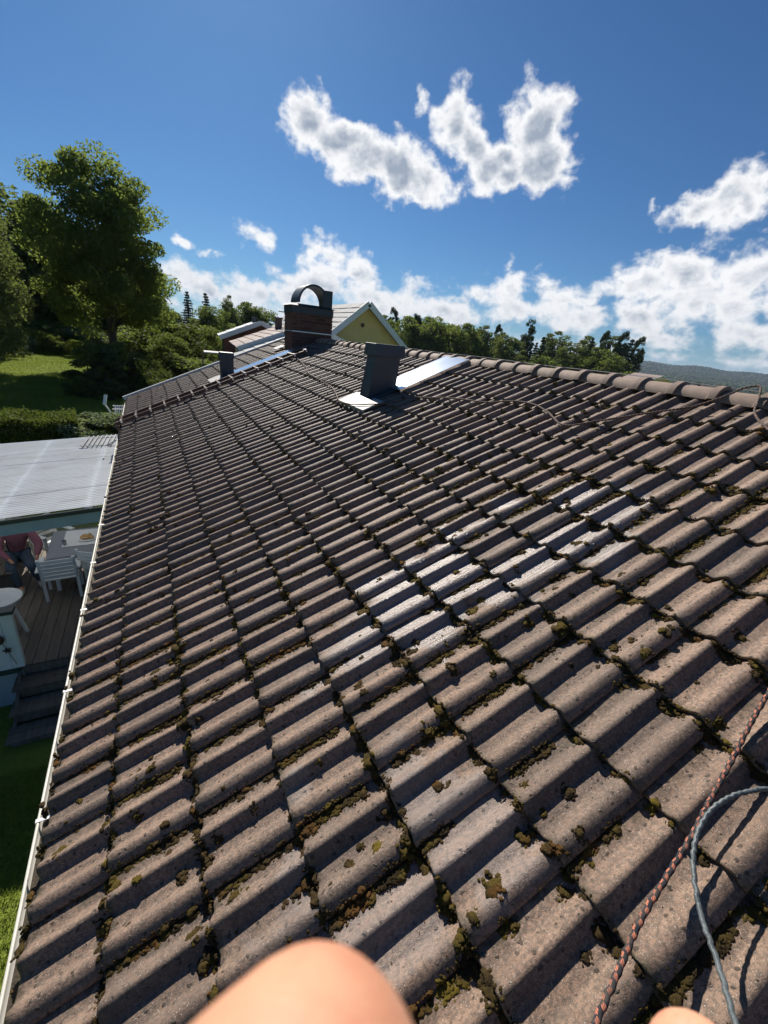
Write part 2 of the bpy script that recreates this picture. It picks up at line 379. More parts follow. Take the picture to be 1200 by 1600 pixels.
def tile_me(name, *a, **k):
    V, F, Uv = tile_mesh(name, *a, **k)
    # orient faces upward
    me = fast_mesh(name, V, F[:, ::-1], True, Uv[F[:, ::-1].ravel()])
    me.materials.append(tile_m); return me
near_tiles = [tile_me('roof_tile', 41, 5, s_) for s_ in range(5)]
mid_tiles = [tile_me('roof_tile', 25, 4, 20 + s_) for s_ in range(3)]

CMI = CM.transposed()
def project(p):
    q = CMI @ (Vector(p) - CAM_POS)
    if q.z > -0.02: return None
    return (0.375 + CAM_F * q.x / -q.z, 0.5 - CAM_F * q.y / -q.z, -q.z)   # units of picture height
tiles = []
m_lo = int(math.floor((-2.3 - T_REF) / TW)); m_hi = int((T_END - T_REF) / TW)
for i in range(NCOURSE):
    for m_ in range(m_lo, m_hi):
        tt = T_REF + m_ * TW; s0 = i * SP + (0.065 if i == 0 else 0)
        # holes where the chimney passes through
        c = RP(s0 + 0.17, tt + 0.15, 0.03)
        if c.x > 3.45 and 11.2 < c.y < 11.75: continue
        pr = project(c)
        vis = pr is not None and -0.08 < pr[0] < 0.83 and -0.05 < pr[1] < 1.12
        tiles.append((vis, (c - CAM_POS).length, i, m_, s0, tt))
order = sorted([x for x in tiles if x[0]], key=lambda x: x[1])
single = set((x[2], x[3]) for x in order[:300])
BV, BF, BU = [], [], []; off = 0
Vl, Fl, Ul = tile_mesh('t', 21, 4, 99)
for (vis, dist, i, m_, s0, tt) in tiles:
    jx, jy, ja, jt = (rng.normal(0, 0.0050), rng.normal(0, 0.0020), rng.normal(0, 0.0075), rng.normal(0, 0.0060))
    jz = abs(rng.normal(0, 0.0012))
    if (i, m_) in single:
        me = near_tiles[rng.integers(5)] if dist < 4.6 else mid_tiles[rng.integers(3)]
        o = link('roof_tile', me, None, house)
        rot = RM @ Matrix.Rotation(ja, 3, 'Z') @ Matrix.Rotation(jt, 3, 'Y')
        o.matrix_local = Matrix.Translation(RP(s0 + jx, tt + jy, jz)) @ rot.to_4x4()
    else:
        c_, s_ = math.cos(ja), math.sin(ja)
        lv = Vl.copy(); x = lv[:, 0] * c_ - lv[:, 1] * s_ + s0 + jx; y = lv[:, 0] * s_ + lv[:, 1] * c_ + tt + jy; z = lv[:, 2] + jz - x * 0
        P = np.outer(x, np.array(U)) + np.outer(z, np.array(N)) + np.array(O0); P[:, 1] += y
        BV.append(P); BF.append(Fl[:, ::-1] + off); BU.append(Ul[Fl[:, ::-1].ravel()]); off += len(P)
me = fast_mesh('roof_tile', np.vstack(BV), np.vstack(BF), True, np.vstack(BU)); me.materials.append(tile_m)
o = link('distant_roof_tile', me, None, house); tag(o, kind='stuff')

# underlay deck beneath the tiles, soffit, far slope, gable, walls
RIDGE_S = 4.98
E0, E1 = RP(0.02, 0, -0.03), RP(RIDGE_S, 0, -0.03); RX = E1.x
mb = MB(); mb.prism([(E0.x, E0.z), (E1.x, E1.z), (E1.x, E1.z - 0.12), (E0.x + 0.02, E0.z - 0.10)], -2.3, T_END - 0.02)
mb.build('roof_deck', underlay_m, house)
far_x = 2 * RX - E0.x
nW = 60; mb = MB()
vs = []; 
for k in range(nW + 1):
    y = -2.3 + (T_END + 2.3) * k / nW
    vs += [(RX, y, E1.z + 0.05), (far_x, y, E0.z + 0.05)]
mb.add(vs, [(2 * k, 2 * k + 1, 2 * k + 3, 2 * k + 2) for k in range(nW)])
mb.prism([(RX, E1.z + 0.04), (far_x, E0.z + 0.04), (far_x, E0.z - 0.08), (RX, E1.z - 0.08)], -2.29, T_END - 0.01)
mb.build('far_slope', tile_m, house)
WX0, WX1 = -0.12, 7.95
mb = MB(); mb.box2((WX0, -2.0, -0.3), (WX1, T_END - 0.3, 3.12)); mb.build('wall', wall_m, house)
mb = MB(); gz = 3.05
mb.add([(WX0, T_END - 0.32, gz), (WX1, T_END - 0.32, gz), (RX, T_END - 0.32, E1.z - 0.12)], [(0, 1, 2)])
mb.add([(WX0, -2.0, gz), (WX1, -2.0, gz), (RX, -2.0, E1.z - 0.12)], [(0, 1, 2)])
mb.build('gable_wall', wall_m, house)
# fascia under the gutter
F0 = RP(0.03, 0, -0.05)
mb = MB(); mb.box2((F0.x - 0.015, -2.3, F0.z - 0.20), (F0.x + 0.02, T_END - 0.05, F0.z - 0.01)); mb.build('fascia', white_m, house)
mb = MB(); mb.box2((F0.x + 0.02, -2.2, F0.z - 0.19), (WX0 + 0.02, T_END - 0.1, F0.z - 0.16)); mb.build('soffit', white_m, house)
# verge trim at the far gable
mb = MB(); a, b_ = RP(-0.05, T_END + 0.02, 0.03), RP(RIDGE_S, T_END + 0.02, 0.03)
mb.bar(a, b_, 0.11, 0.11, up=N); mb.build('verge_trim', simple('pale_verge_metal', (0.45, 0.50, 0.52), (0.52, 0.56, 0.58), 0.4, 4), house)
# gutter: half-round channel
LIP = RP(-0.065, 0, -0.065)
gx, gz_, gr_ = LIP.x + 0.058, LIP.z - 0.004, 0.058
mb = MB(); vs = []; na = 14; ys = (-2.3, T_END)
for y in ys:
    for k in range(na + 1):
        a = math.pi + math.pi * k / na; vs.append((gx + gr_ * math.cos(a), y, gz_ + gr_ * math.sin(a)))
    for k in range(na + 1):
        a = math.pi + math.pi * (na - k) / na; vs.append((gx + (gr_ - .004) * math.cos(a), y, gz_ + (gr_ - .004) * math.sin(a)))
nn = 2 * (na + 1)
mb.add(vs, [(k, (k + 1) % nn, nn + (k + 1) % nn, nn + k) for k in range(nn)] + [tuple(range(nn)), tuple(range(2 * nn - 1, nn - 1, -1))])
mb.tube([(gx - gr_, -2.3, gz_ + 0.004), (gx - gr_, T_END, gz_ + 0.004)], 0.0065, 8)
gut = mb.build('gutter', gutter_m, house, smooth=True)
mb = MB(); cz = gz_ + 0.006
mb.box((gx, 0, cz + 0.004), (2 * gr_ + 0.016, 0.018, 0.003)); mb.box((gx - gr_ - 0.008, 0, cz - 0.006), (0.004, 0.018, 0.022))
mb.box((gx + gr_ + 0.006, 0, cz - 0.03), (0.004, 0.018, 0.05))
br0 = mb.build('gutter_bracket', clip_m, gut, loc=(0, 0.94, 0))
y = 0.94 + 0.86
while y < T_END:
    c = br0.copy(); COL.objects.link(c); c.location.y = y + random.uniform(-.05, .05); y += 0.86
mb = MB(); mb.box2((gx - gr_ + .010, -2.29, gz_ - .034), (gx + gr_ - .010, T_END - .01, gz_ - .026)); mb.build('gutter_dark_strip', simple('dark_brown_strip', (.030, .024, .016), (.055, .042, .024), .9, 30, bump=.8), gut)  # dark strip laid in so the gutter's inside reads dark
# down pipe near the far corner of the canopy
mb = MB(); px_ = gx - 0.03
mb.tube(curve_pts([(gx, 9.62, gz_ - 0.05), (gx, 9.62, gz_ - 0.12), (gx - 0.0, 9.55, gz_ - 0.20)], 4), 0.035, 10)
mb.build('down_pipe', gutter_m, gut, smooth=True)

# ridge tiles: half-round with a raised collar
def ridge_me(seed):
    n = 16; L = 0.335; V = []; F = []
    rows = [(0.0, 0.122, 0.004), (0.004, 0.128, 0.007), (0.058, 0.127, 0.006), (0.070, 0.113, -0.002), (L, 0.109, -0.005)]
    for (y, r_, up_) in rows:
        for k in range(n + 1):
            a = R(10) + (math.pi - R(20)) * k / n
            V.append((r_ * 1.15 * math.cos(a), y, r_ * 0.98 * math.sin(a) - 0.015 + up_))
    for a in range(len(rows) - 1):
        for k in range(n):
            i = a * (n + 1) + k; F.append((i, i + 1, i + n + 2, i + n + 1))
    o = len(V)
    for k in range(n + 1): V.append((V[k][0] * 0.86, 0.0, V[k][2] * 0.86 - 0.004))
    for k in range(n): F.append((o + k, o + k + 1, k + 1, k))
    me = fast_mesh('ridge_tile', V, np.array(F)[:, ::-1], True)
    me.materials.append(ridge_m)
    try: me.set_sharp_from_angle(angle=R(40))
    except Exception: pass
    return me
rms = [ridge_me(0)]
y = 1.745 - 0.3155 * 13; CR = RP(RIDGE_S, 0, -0.006)
while y < T_END - 0.2:
    if not (11.25 < y + 0.15 < 11.7):
        o = link('ridge_tile', rms[0], None, house)
        o.location = (RX + rng.normal(0, .004), y, CR.z + rng.normal(0, .003)); o.rotation_euler = (rng.normal(0.012, .006), rng.normal(0, .02), rng.normal(0, .012))
    y += 0.3155
# thin lightning wire laid over the ridge tiles
mb = MB(); pts = [(RX + 0.03, yy, CR.z + 0.118 + 0.004 * math.sin(yy * 3)) for yy in np.arange(1.2, 8.0, 0.2)]
mb.tube(pts, 0.0035, 5); mb.build('ridge_wire', simple('grey_wire', (.3, .3, .3), None, .5), house)

# ---------------------------------------------------------------- large sheet-metal flue with flashing
flue = MB()
fb = [(2.49, 5.08), (2.90, 5.08), (2.90, 5.34), (2.49, 5.34)]
def frustum(mb, base, zb, top, zt):
    vs = [(p[0], p[1], zb[i]) for i, p in enumerate(base)] + [(p[0], p[1], zt) for p in top]
    mb.add(vs, [(0, 1, 5, 4), (1, 2, 6, 5), (2, 3, 7, 6), (3, 0, 4, 7), (3, 2, 1, 0), (4, 5, 6, 7)])
def rz_(x): return O0.z + (x - O0.x) * ST / CT
zb = [rz_(p[0]) + 0.03 for p in fb]
ft = [(2.580, 5.10), (2.945, 5.10), (2.945, 5.34), (2.580, 5.34)]
frustum(flue, fb, zb, ft, 5.37)
fl = flue.build('vent_flue', dark_metal, house, bevel=0.004)
mb = MB(); frustum(mb, [(2.540, 5.06), (2.990, 5.06), (2.990, 5.39), (2.540, 5.39)], [5.330] * 4, [(2.550, 5.07), (2.980, 5.07), (2.980, 5.38), (2.550, 5.38)], 5.480)
mb.build('flue_cap', dark_metal, fl, bevel=0.005)
mb = MB(); Mx = RM
mb.box(RP(3.335, 5.12, 0.085), (0.30, 0.80, 0.02), Mx); mb.box(RP(3.195, 5.12, 0.065), (0.018, 0.80, 0.05), Mx)
mb.build('flashing_plate', lead_m, fl, bevel=0.003)
mb = MB(); mb.box(RP(3.50, 5.21, 0.07), (0.62, 0.50, 0.05), Mx); mb.build('flashing_skirt', dark_metal, fl, bevel=0.01)
mb = MB(); mb.box(RP(4.37, 5.12, 0.095), (1.14, 0.55, 0.006), Mx)
mb.box(RP(4.37, 4.845, 0.075), (1.14, 0.012, 0.05), Mx); mb.box(RP(4.37, 5.40, 0.075), (1.14, 0.012, 0.05), Mx)
mb.build('flashing_sheet', zinc_m, fl, bevel=0.002)
# ---------------------------------------------------------------- small flue at the far end
x0, x1, y0, y1 = 1.50, 1.78, 10.86, 11.10
mb = MB(); frustum(mb, [(x0, y0), (x1, y0), (x1, y1), (x0, y1)], [rz_(x0), rz_(x1), rz_(x1), rz_(x0)], [(x0, y0), (x1, y0), (x1, y1), (x0, y1)], 4.86)
f2 = mb.build('small_flue', dark_metal, house, bevel=0.004)
mb = MB(); frustum(mb, [(x0 - .02, y0 - .02), (x1 + .02, y0 - .02), (x1 + .02, y1 + .02), (x0 - .02, y1 + .02)], [4.80] * 4, [(x0 - .01, y0 - .01), (x1 + .01, y0 - .01), (x1 + .01, y1 + .01), (x0 - .01, y1 + .01)], 4.92)
mb.build('flue_cap', dark_metal, f2, bevel=0.004)
mb = MB(); mb.box(RP(2.20, 10.95, 0.08), (0.30, 0.62, 0.02), Mx); mb.build('flashing_plate', lead_m, f2)
mb = MB(); mb.box(RP(3.50, 10.86, 0.10), (2.0, 0.42, 0.006), Mx); mb.box(RP(3.50, 10.645, 0.08), (2.0, 0.012, 0.05), Mx)
mb.build('flashing_sheet', zinc_m, f2)

# ---------------------------------------------------------------- brick chimney with barrel cowl
cx0, cx1, cy0, cy1, ctop = 3.24, 4.30, 11.15, 11.85, 6.13
mb = MB(); mb.box2((cx0 + .012, cy0 + .012, 4.4), (cx1 - .012, cy1 - .012, ctop)); ch = mb.build('chimney', mortar_m, house)
bme = {}
def brick_part(c, d):
    key = tuple(round(q, 3) for q in d)
    if key not in bme:
        m2 = MB(); m2.box((0, 0, 0), d); me = bpy.data.meshes.new('brick'); me.from_pydata(m2.v, [], m2.f); me.materials.append(brick_m); bme[key] = me
    o = link('brick', bme[key], None, ch); o.location = c; return o
zc = ctop - 0.16; row = 0; count = 0
while zc > 4.75:
    z0 = zc - 0.065
    for face in ('f', 'l'):
        a0, a1 = (cx0, cx1) if face == 'f' else (cy0 + 0.055, cy1)
        x = a0 - (0.12 if row % 2 else 0.0)
        while x < a1 - 0.02:
            b0, b1 = max(x, a0), min(x + 0.235, a1)
            xr = b0 if face == 'f' else cx0
            if b1 - b0 > 0.03 and z0 + 0.065 > rz_(xr) and count < 290:
                cc = (b0 + b1) / 2; ln = round(b1 - b0, 3); pr_ = rng.uniform(0, 0.004)
                if face == 'f': brick_part((cc, cy0 + 0.03 - pr_, z0 + 0.032), (ln, 0.06, 0.063))
                else: brick_part((cx0 + 0.03 - pr_, cc, z0 + 0.032), (0.06, ln, 0.063))
                count += 1
            x += 0.247
    zc -= 0.077; row += 1
mb = MB(); mb.box2((cx0 - .012, cy0 - .012, ctop - .155), (cx1 + .012, cy1 + .012, ctop - .005)); mb.build('collar', dark_metal, ch, bevel=0.004)
mb = MB(); frustum(mb, [(cx0 - .07, cy0 - .07), (cx1 + .07, cy0 - .07), (cx1 + .07, cy1 + .07), (cx0 - .07, cy1 + .07)], [ctop] * 4, [(cx0 + .05, cy0 + .05), (cx1 - .05, cy0 + .05), (cx1 - .05, cy1 - .05), (cx0 + .05, cy1 - .05)], ctop + .05)
mb.build('capping', dark_metal, ch)
acx, ar, ay0, ay1 = 3.80, 0.405, cy0 + 0.02, cy1 - 0.02
mb = MB(); n = 24; vs = []
for y in (ay0, ay1):
    for r_ in (ar, ar - 0.045):
        for k in range(n + 1):
            a = math.pi * k / n; vs.append((acx + r_ * math.cos(a), y, ctop + 0.03 + 0.05 + r_ * 1.08 * math.sin(a)))
q = n + 1; fs = []
for k in range(n):
    fs += [(k, k + 1, 2 * q + k + 1, 2 * q + k), (q + k + 1, q + k, 3 * q + k, 3 * q + k + 1), (k + 1, k, q + k, q + k + 1), (2 * q + k, 2 * q + k + 1, 3 * q + k + 1, 3 * q + k)]
mb.add(vs, fs); mb.build('barrel_cowl', dark_metal, ch, smooth=True)
mb = MB(); mb.box2((acx + 0.22, ay0 - 0.012, ctop + .04), (acx + 0.475, ay0, ctop + .42)); mb.box2((acx + 0.46, ay0, ctop + .04), (acx + 0.47, ay1 - .1, ctop + .40)); mb.build('cowl_shield', dark_metal, ch)
for zb_ in (ctop - 0.175, ctop - 0.60):
    mb = MB(); e = 0.018
    mb.box2((cx0 - e, cy0 - e, zb_), (cx1 + e, cy0 - .004, zb_ + .022)); mb.box2((cx0 - e, cy0 - e, zb_), (cx0 - .004, cy1, zb_ + .022)); mb.box2((cx1 + .004, cy0 - e, zb_), (cx1 + e, cy1, zb_ + .022))
    mb.build('strap', clip_m if zb_ < ctop - .3 else dark_metal, ch)
    mb = MB(); mb.bar((cx0 - .16, cy1 - .05, zb_ + .01), (cx0 + .02, cy1 - .05, zb_ + .01), .02, .02); mb.build('bracket_arm', dark_metal, ch)
mb = MB(); mb.box(RP(4.12, 11.9, 0.12), (0.25, 0.35, 0.015), Mx); mb.build('flashing_plate', lead_m, ch)

# ---------------------------------------------------------------- roof ladder
lad = empty('roof_ladder', RP(0, 10.0, 0.12), 0, 'brown steel roof ladder running from the gutter up to the chimney', 'roof ladder')
li = lad.location.copy()
def lp(s, t, h): return RP(s, t, h) - li
for tt in (10.22, 9.80):
    mb = MB(); mb.bar(lp(-0.02, tt, 0.13), lp(4.25, tt, 0.13), 0.035, 0.06, up=N); mb.build('rail', brown_metal, lad)
mbx = MB(); mbx.bar(lp(0, 9.78, 0.135) - lp(0, 0, 0), lp(0, 10.24, 0.135) - lp(0, 0, 0), 0.026, 0.022, up=N)
s_ = 0.12; first = None
while s_ < 4.2:
    mb = MB(); mb.bar(lp(s_, 9.72, 0.165), lp(s_, 10.25, 0.165), 0.03, 0.022, up=N); rg_ = mb.build('rung', brown_metal, lad)
    mb = MB(); mb.bar(lp(s_, 9.715, 0.178), lp(s_, 9.80, 0.178), 0.032, 0.008, up=N); mb.bar(lp(s_, 9.712, 0.15), lp(s_, 9.718, 0.15), 0.03, 0.05, up=N); mb.build('rung_cap', clip_m, rg_)
    s_ += 0.29
for s_ in (0.30, 1.35, 2.40, 3.45):
    for tt in (10.22, 9.80):
        mb = MB(); mb.bar(lp(s_, tt, 0.03), lp(s_, tt, 0.12), 0.05, 0.02, up=U); mb.bar(lp(s_, tt, 0.055), lp(s_ + .25, tt, 0.07), 0.04, 0.008, up=N); mb.build('bracket', brown_metal, lad)
mb = MB(); mb.box(lp(0.0, 10.0, 0.06), (0.05, 0.60, 0.12), Mx); mb.build('end_plate', brown_metal, lad)

# ---------------------------------------------------------------- ropes and cable lying on the tiles
def rope_mat(name, c1, c2, freq, duty, tw):
    m_, t = newmat(name)
    uv_ = t.n('ShaderNodeUVMap', uv_map='UVMap').outputs[0]; q = t.n('ShaderNodeSeparateXYZ', {0: uv_})
    a = t.m('FRACT', t.m('ADD', t.m('MULTIPLY', q.outputs[1], freq), t.m('MULTIPLY', q.outputs[0], tw)))
    br_ = t.m('FRACT', t.m('ADD', t.m('MULTIPLY', q.outputs[0], 9.0), t.m('MULTIPLY', q.outputs[1], 160.0)))
    f = t.m('MULTIPLY', t.m('LESS_THAN', a, duty), t.m('GREATER_THAN', br_, 0.30))
    c = t.mix(f, c1, c2); gp = t.n('ShaderNodeNewGeometry').outputs['Position']
    c = t.mix(t.ss(t.noise(gp, 28, 5, .7), .42, .68, 0, .75), c, (.075, .060, .048))
    fib = t.n('ShaderNodeTexWave', {'Vector': t.map(uv_, sc=(8, 420, 1)), 'Scale': 1.0, 'Distortion': 0.5}).outputs[1]
    bmp = t.n('ShaderNodeBump', {'Strength': 0.6, 'Distance': 0.001, 'Height': fib}).outputs[0]
    finish(t, t.n('ShaderNodeBsdfPrincipled', {'Base Color': c, 'Roughness': 0.8, 'Normal': bmp})); return m_
def rope(name, pts, rad, mat, label, cat, n=12, sub=10):
    P = curve_pts(pts, sub)
    P = [p + Vector((.0016 * math.sin(i * 1.7), .0016 * math.sin(i * 2.3 + 1), .001 * math.sin(i * 1.3))) for i, p in enumerate(P)]; V = []; UVs = []; F = []; L = 0
    u = (P[1] - P[0]).orthogonal().normalized()
    for i, p in enumerate(P):
        if i: L += (P[i] - P[i - 1]).length
        t_ = (P[min(i + 1, len(P) - 1)] - P[max(i - 1, 0)]).normalized(); u = (u - t_ * u.dot(t_)).normalized(); v_ = t_.cross(u)
        for k in range(n + 1):
            a = 2 * math.pi * k / n; V.append(p + (u * math.cos(a) + v_ * math.sin(a)) * rad); UVs.append((k / n, L))
    for i in range(len(P) - 1):
        for k in range(n):
            a = i * (n + 1) + k; F.append((a, a + 1, a + n + 2, a + n + 1))
    F = np.array(F); me = fast_mesh(name, [tuple(v) for v in V], F, True, np.array(UVs)[F.ravel()])
    o = link(name, me, mat); tag(o, label, cat); return o
HR = 0.083
rope_m = rope_mat('striped_rope', (0.012, 0.014, 0.020), (0.62, 0.20, 0.11), 26.0, 0.36, 0.6)
rope_m2 = rope_mat('faded_rope', (0.030, 0.022, 0.020), (0.34, 0.20, 0.15), 38.0, 0.5, 1.0)
rope('climbing_rope', [RP(*q) for q in [(1.43, 0.05, 0.40), (1.465, 0.07, 0.34), (1.553, 0.099, 0.27), (1.68, 0.134, 0.2), (1.793, 0.164, 0.16), (1.949, 0.19, 0.12), (2.099, 0.213, 0.1), (2.216, 0.237, 0.09), (2.358, 0.262, 0.085), (2.521, 0.294, 0.08), (2.678, 0.319, 0.085), (3.023, 0.367, 0.085), (3.6, .36, .085), (4.3, .3, .085)]], 0.0074, rope_m,
     'black climbing rope with orange flecks lying up the tiles at the right edge', 'rope')
rope('grey_cable', [RP(*q) for q in [(1.70, -0.12, .34), (1.739, -0.082, 0.3), (1.785, -0.036, 0.27), (1.859, 0.034, 0.22), (1.913, 0.095, 0.19), (1.989, 0.156, 0.17), (2.063, 0.194, 0.16), (2.153, 0.212, 0.15), (2.239, 0.205, 0.14), (2.313, 0.184, 0.12), (2.369, 0.161, 0.1), (2.489, 0.07, 0.085), (2.7, -.15, .085), (2.8, -.6, .085)]], 0.0062,
     simple('blue_grey_cable_jacket', (0.060, 0.078, 0.084), (0.105, 0.125, 0.132), 0.5, 30, bump=0.3, bscale=120), 'thin blue-grey cable looped beside the striped climbing rope', 'cable')
fr = [(3.90, 9.6), (3.728, 8.554), (3.572, 7.989), (3.493, 7.303), (3.442, 6.664), (3.385, 6.213), (3.238, 5.684), (3.15, 5.339), (3.20, 5.03), (3.315, 4.774), (3.506, 4.60), (3.746, 4.448), (3.84, 4.22), (3.908, 4.054), (3.98, 3.787), (4.041, 3.431), (4.174, 3.2), (4.202, 2.945), (4.121, 2.68), (4.009, 2.469), (4.005, 2.345), (4.144, 2.233), (4.261, 2.133), (4.458, 1.969), (4.672, 1.785)]
rp_ = [RP(s, t_, 0.080 + (0.03 if 4.7 < t_ < 5.4 else 0)) for s, t_ in fr] + [RP(s, t_, h) for s, t_, h in [(4.83, 1.66, .12), (4.93, 1.60, .15), (4.97, 1.52, .16), (4.86, 1.462, .13), (4.70, 1.40, .095), (4.58, 1.29, .083), (4.50, 1.18, .08), (4.45, 1.0, .08), (4.5, 0.6, .08)]]
rope('safety_rope', rp_, 0.0075, rope_m2, 'faded brown safety rope trailing from the chimney past the flue to the ridge', 'rope', n=8, sub=6)

# ================================================================ MOSS
def ico(sub):
    import bmesh
    bm = bmesh.new(); bmesh.ops.create_icosphere(bm, subdivisions=sub, radius=1.0)
    V = np.array([v.co[:] for v in bm.verts]); F = np.array([[v.index for v in f.verts] for f in bm.faces]); bm.free(); return V, F
ICO = {k: ico(k) for k in (1, 2, 3)}
def lumpy(V, seed, amp=0.35, fr_=2.2):
    rg = np.random.default_rng(seed); d = np.zeros(len(V))
    for k in range(7):
        a = rg.normal(0, 1, 3); a /= np.linalg.norm(a); d += np.sin(V @ a * fr_ * (1 + k * 0.6) + rg.uniform(0, 6.28)) / (1 + k * 0.4)
    j = rg.normal(0, .07, (len(V), 1)) if len(V) > 100 else 0
    return V * (1 + amp * d[:, None] / 2.5 + j)
MV = {1: [lumpy(ICO[1][0], k) for k in range(6)], 2: [lumpy(ICO[2][0], 10 + k) for k in range(8)], 3: [lumpy(ICO[3][0], 30 + k, .30, 3.5) for k in range(6)]}
mV, mF, moff = [], [], 0
def nz2(x, y, sc, ph=0.0):
    return 0.5 + 0.25 * (math.sin(x * sc + 1.7 * math.sin(y * sc * 1.3 + ph)) + math.sin(y * sc * 1.17 + 2.1 * math.sin(x * sc * .9 + ph * 2 + 1)))
def lump(s, t_, r, flat, ex, ey, dh, lv):
    global moff
    s = max(s, 0.045)
    p = RP(s, t_, float(roof_surface(s, t_)) + dh)
    base_ = MV[lv][rng.integers(len(MV[lv]))]
    a = rng.uniform(0, 6.28); c_, s2 = math.cos(a), math.sin(a)
    x = base_[:, 0] * c_ - base_[:, 1] * s2; y = base_[:, 0] * s2 + base_[:, 1] * c_
    P = np.outer(x * r * ex, np.array(U)) + np.outer(base_[:, 2] * r * flat, np.array(N)); P[:, 1] += y * r * ey
    P += np.array(p); mV.append(P); mF.append(ICO[lv][1] + moff); moff += len(P)
def add_moss(s, t_, r, flat=0.6, el_=1.0, dh=0.0, axis=0):
    dist = (RP(s, t_) - CAM_POS).length
    ex, ey = (el_, 1.0) if axis == 0 else (1.0, el_)
    if dist > 5.5: lump(s, t_, r, flat, ex, ey, dh, 1); return
    n_ = int((3 + 90000 * r * r) if dist < 3.4 else (2 + 40000 * r * r)); n_ = min(n_, 22)
    hi = 3 if (dist < 2.8 and r > .009) else 2 if dist < 3.8 else 1
    for q in range(3 if r > .007 else 1):
        lump(s + rng.normal(0, r * .30) * ex, t_ + rng.normal(0, r * .30) * ey, r * rng.uniform(.55, .8), flat * rng.uniform(.6, .9), ex, ey, dh, hi)
    for q in range(n_):
        rr = r * rng.uniform(.12, .40); a = rng.uniform(0, 6.28); d = r * rng.uniform(.45, 1.35)
        lump(s + d * math.cos(a) * ex, t_ + d * math.sin(a) * ey, rr, rng.uniform(.5, .9), 1, 1, dh * .5, 1)
def vis_ok(p):
    q = project(p); return q is not None and -0.05 < q[0] < 0.80 and -0.05 < q[1] < 1.06
# a) course joints
for i in range(0, NCOURSE):
    s0 = i * SP
    t_ = -1.2
    while t_ < T_END:
        dist = (RP(s0, t_) - CAM_POS).length
        step = 0.011 if dist < 3.2 else 0.02 if dist < 6 else 0.04
        v = (t_ - T_REF) % (TW / 2)
        pan = 1.0 if (0.085 < v or v < 0.012) else 0.35
        olive = nz2(s0 * 3.1, t_, 1.5, 1.0)
        dens = (0.35 + 1.1 * olive * (1.15 - 0.06 * abs(i - 4))) * pan
        if i == 0: dens = 0.1
        if rng.uniform() < dens * 0.85 and vis_ok(RP(s0, t_)):
            r = abs(rng.normal(0.0095, 0.005)) + 0.003
            if rng.uniform() < 0.05 * dens: r *= 1.7
            add_moss(s0 - 0.004 + rng.normal(0, .004) - r * .45, t_, r, 0.75, dh=0.004, el_=1.2, axis=1)
        t_ += step * rng.uniform(.6, 1.4)
# b) side laps on the shaded foot of every second roll
for m_ in range(m_lo, m_hi):
    t0 = T_REF + m_ * TW
    for i in range(NCOURSE):
        wgt = nz2(i * 1.0, t0 * 1.7, 0.9, 2.0); low = 1.25 - 0.075 * i
        wgt = max(0.0, (wgt - 0.18) * 1.7) * max(low, 0.35)
        if wgt < 0.05: continue
        a, b_ = sorted(rng.uniform(0, 1, 2)); 
        if wgt > 0.5: a, b_ = a * .3, 1 - (1 - b_) * .3
        s = i * SP + a * SP
        while s < i * SP + b_ * SP:
            dist = (RP(s, t0) - CAM_POS).length
            step = 0.012 if dist < 3.2 else 0.022 if dist < 6 else 0.045
            if vis_ok(RP(s, t0)) and rng.uniform() < 0.9:
                r = min(abs(rng.normal(0.0075, 0.0030)) + 0.004 + 0.004 * wgt, 0.019)
                add_moss(s, t0 - 0.004 - r * rng.uniform(.1, .7), r, 0.8, el_=1.3, dh=-0.001)
                if wgt > .55 and rng.uniform() < .55: add_moss(s, t0 - 0.014 - rng.uniform(0, .016), r * .8, 0.7, el_=1.3, dh=0)
            s += step * rng.uniform(.6, 1.4)
# c) cushions sitting on the tiles
for k in range(3400):
    s, t_ = rng.uniform(0.05, 4.85), -0.9 + 14.4 * rng.uniform() ** 1.25
    if not vis_ok(RP(s, t_)): continue
    if nz2(s, t_, 2.2, 3.0) * (1.3 - 0.1 * s) < 0.38: continue
    v = (t_ - T_REF) % (TW / 2)
    if 0.03 < v < 0.075 and rng.uniform() < .7: continue
    r = abs(rng.normal(0.007, 0.0065)) + 0.004
    add_moss(s, t_, r, 0.60, dh=r * .15)
    if rng.uniform() < .4:
        for q in range(rng.integers(1, 4)): add_moss(s + rng.normal(0, r * 1.1), t_ + rng.normal(0, r * 1.1), r * rng.uniform(.4, .8), 0.55)
me = fast_mesh('moss', np.vstack(mV), np.vstack(mF), True); me.materials.append(moss_m)
mo = link('moss', me); tag(mo, 'olive and brown moss cushions growing in the joints of the roof tiles', 'moss', kind='stuff')
# d) crumbs and grit
V0, F0 = np.array([(1, 0, 0), (-.6, .8, 0), (-.6, -.8, .1), (0, 0, .7)], float), np.array([(0, 1, 3), (1, 2, 3), (2, 0, 3)])
K = 42000; s = rng.uniform(0.03, 4.8, K); t_ = -0.9 + 10.5 * rng.uniform(0, 1, K) ** 1.9
v = np.mod(t_ - T_REF, TW / 2); keep = (v > 0.085) | (rng.uniform(0, 1, K) < 0.22)
clump = 0.5 + 0.5 * np.sin(s * 9 + 3 * np.sin(t_ * 7)) * np.sin(t_ * 11 + 2 * np.sin(s * 8)); keep &= rng.uniform(0, 1, K) < 0.25 + 0.75 * clump
s, t_ = s[keep], t_[keep]; h = roof_surface(s, t_)
r = np.abs(rng.normal(0.0012, 0.0013, len(s))) + 0.0008; a = rng.uniform(0, 6.28, len(s))
x = (V0[None, :, 0] * np.cos(a)[:, None] - V0[None, :, 1] * np.sin(a)[:, None]) * r[:, None]; y = (V0[None, :, 0] * np.sin(a)[:, None] + V0[None, :, 1] * np.cos(a)[:, None]) * r[:, None]
z = V0[None, :, 2] * r[:, None] + h[:, None] + 0.0002
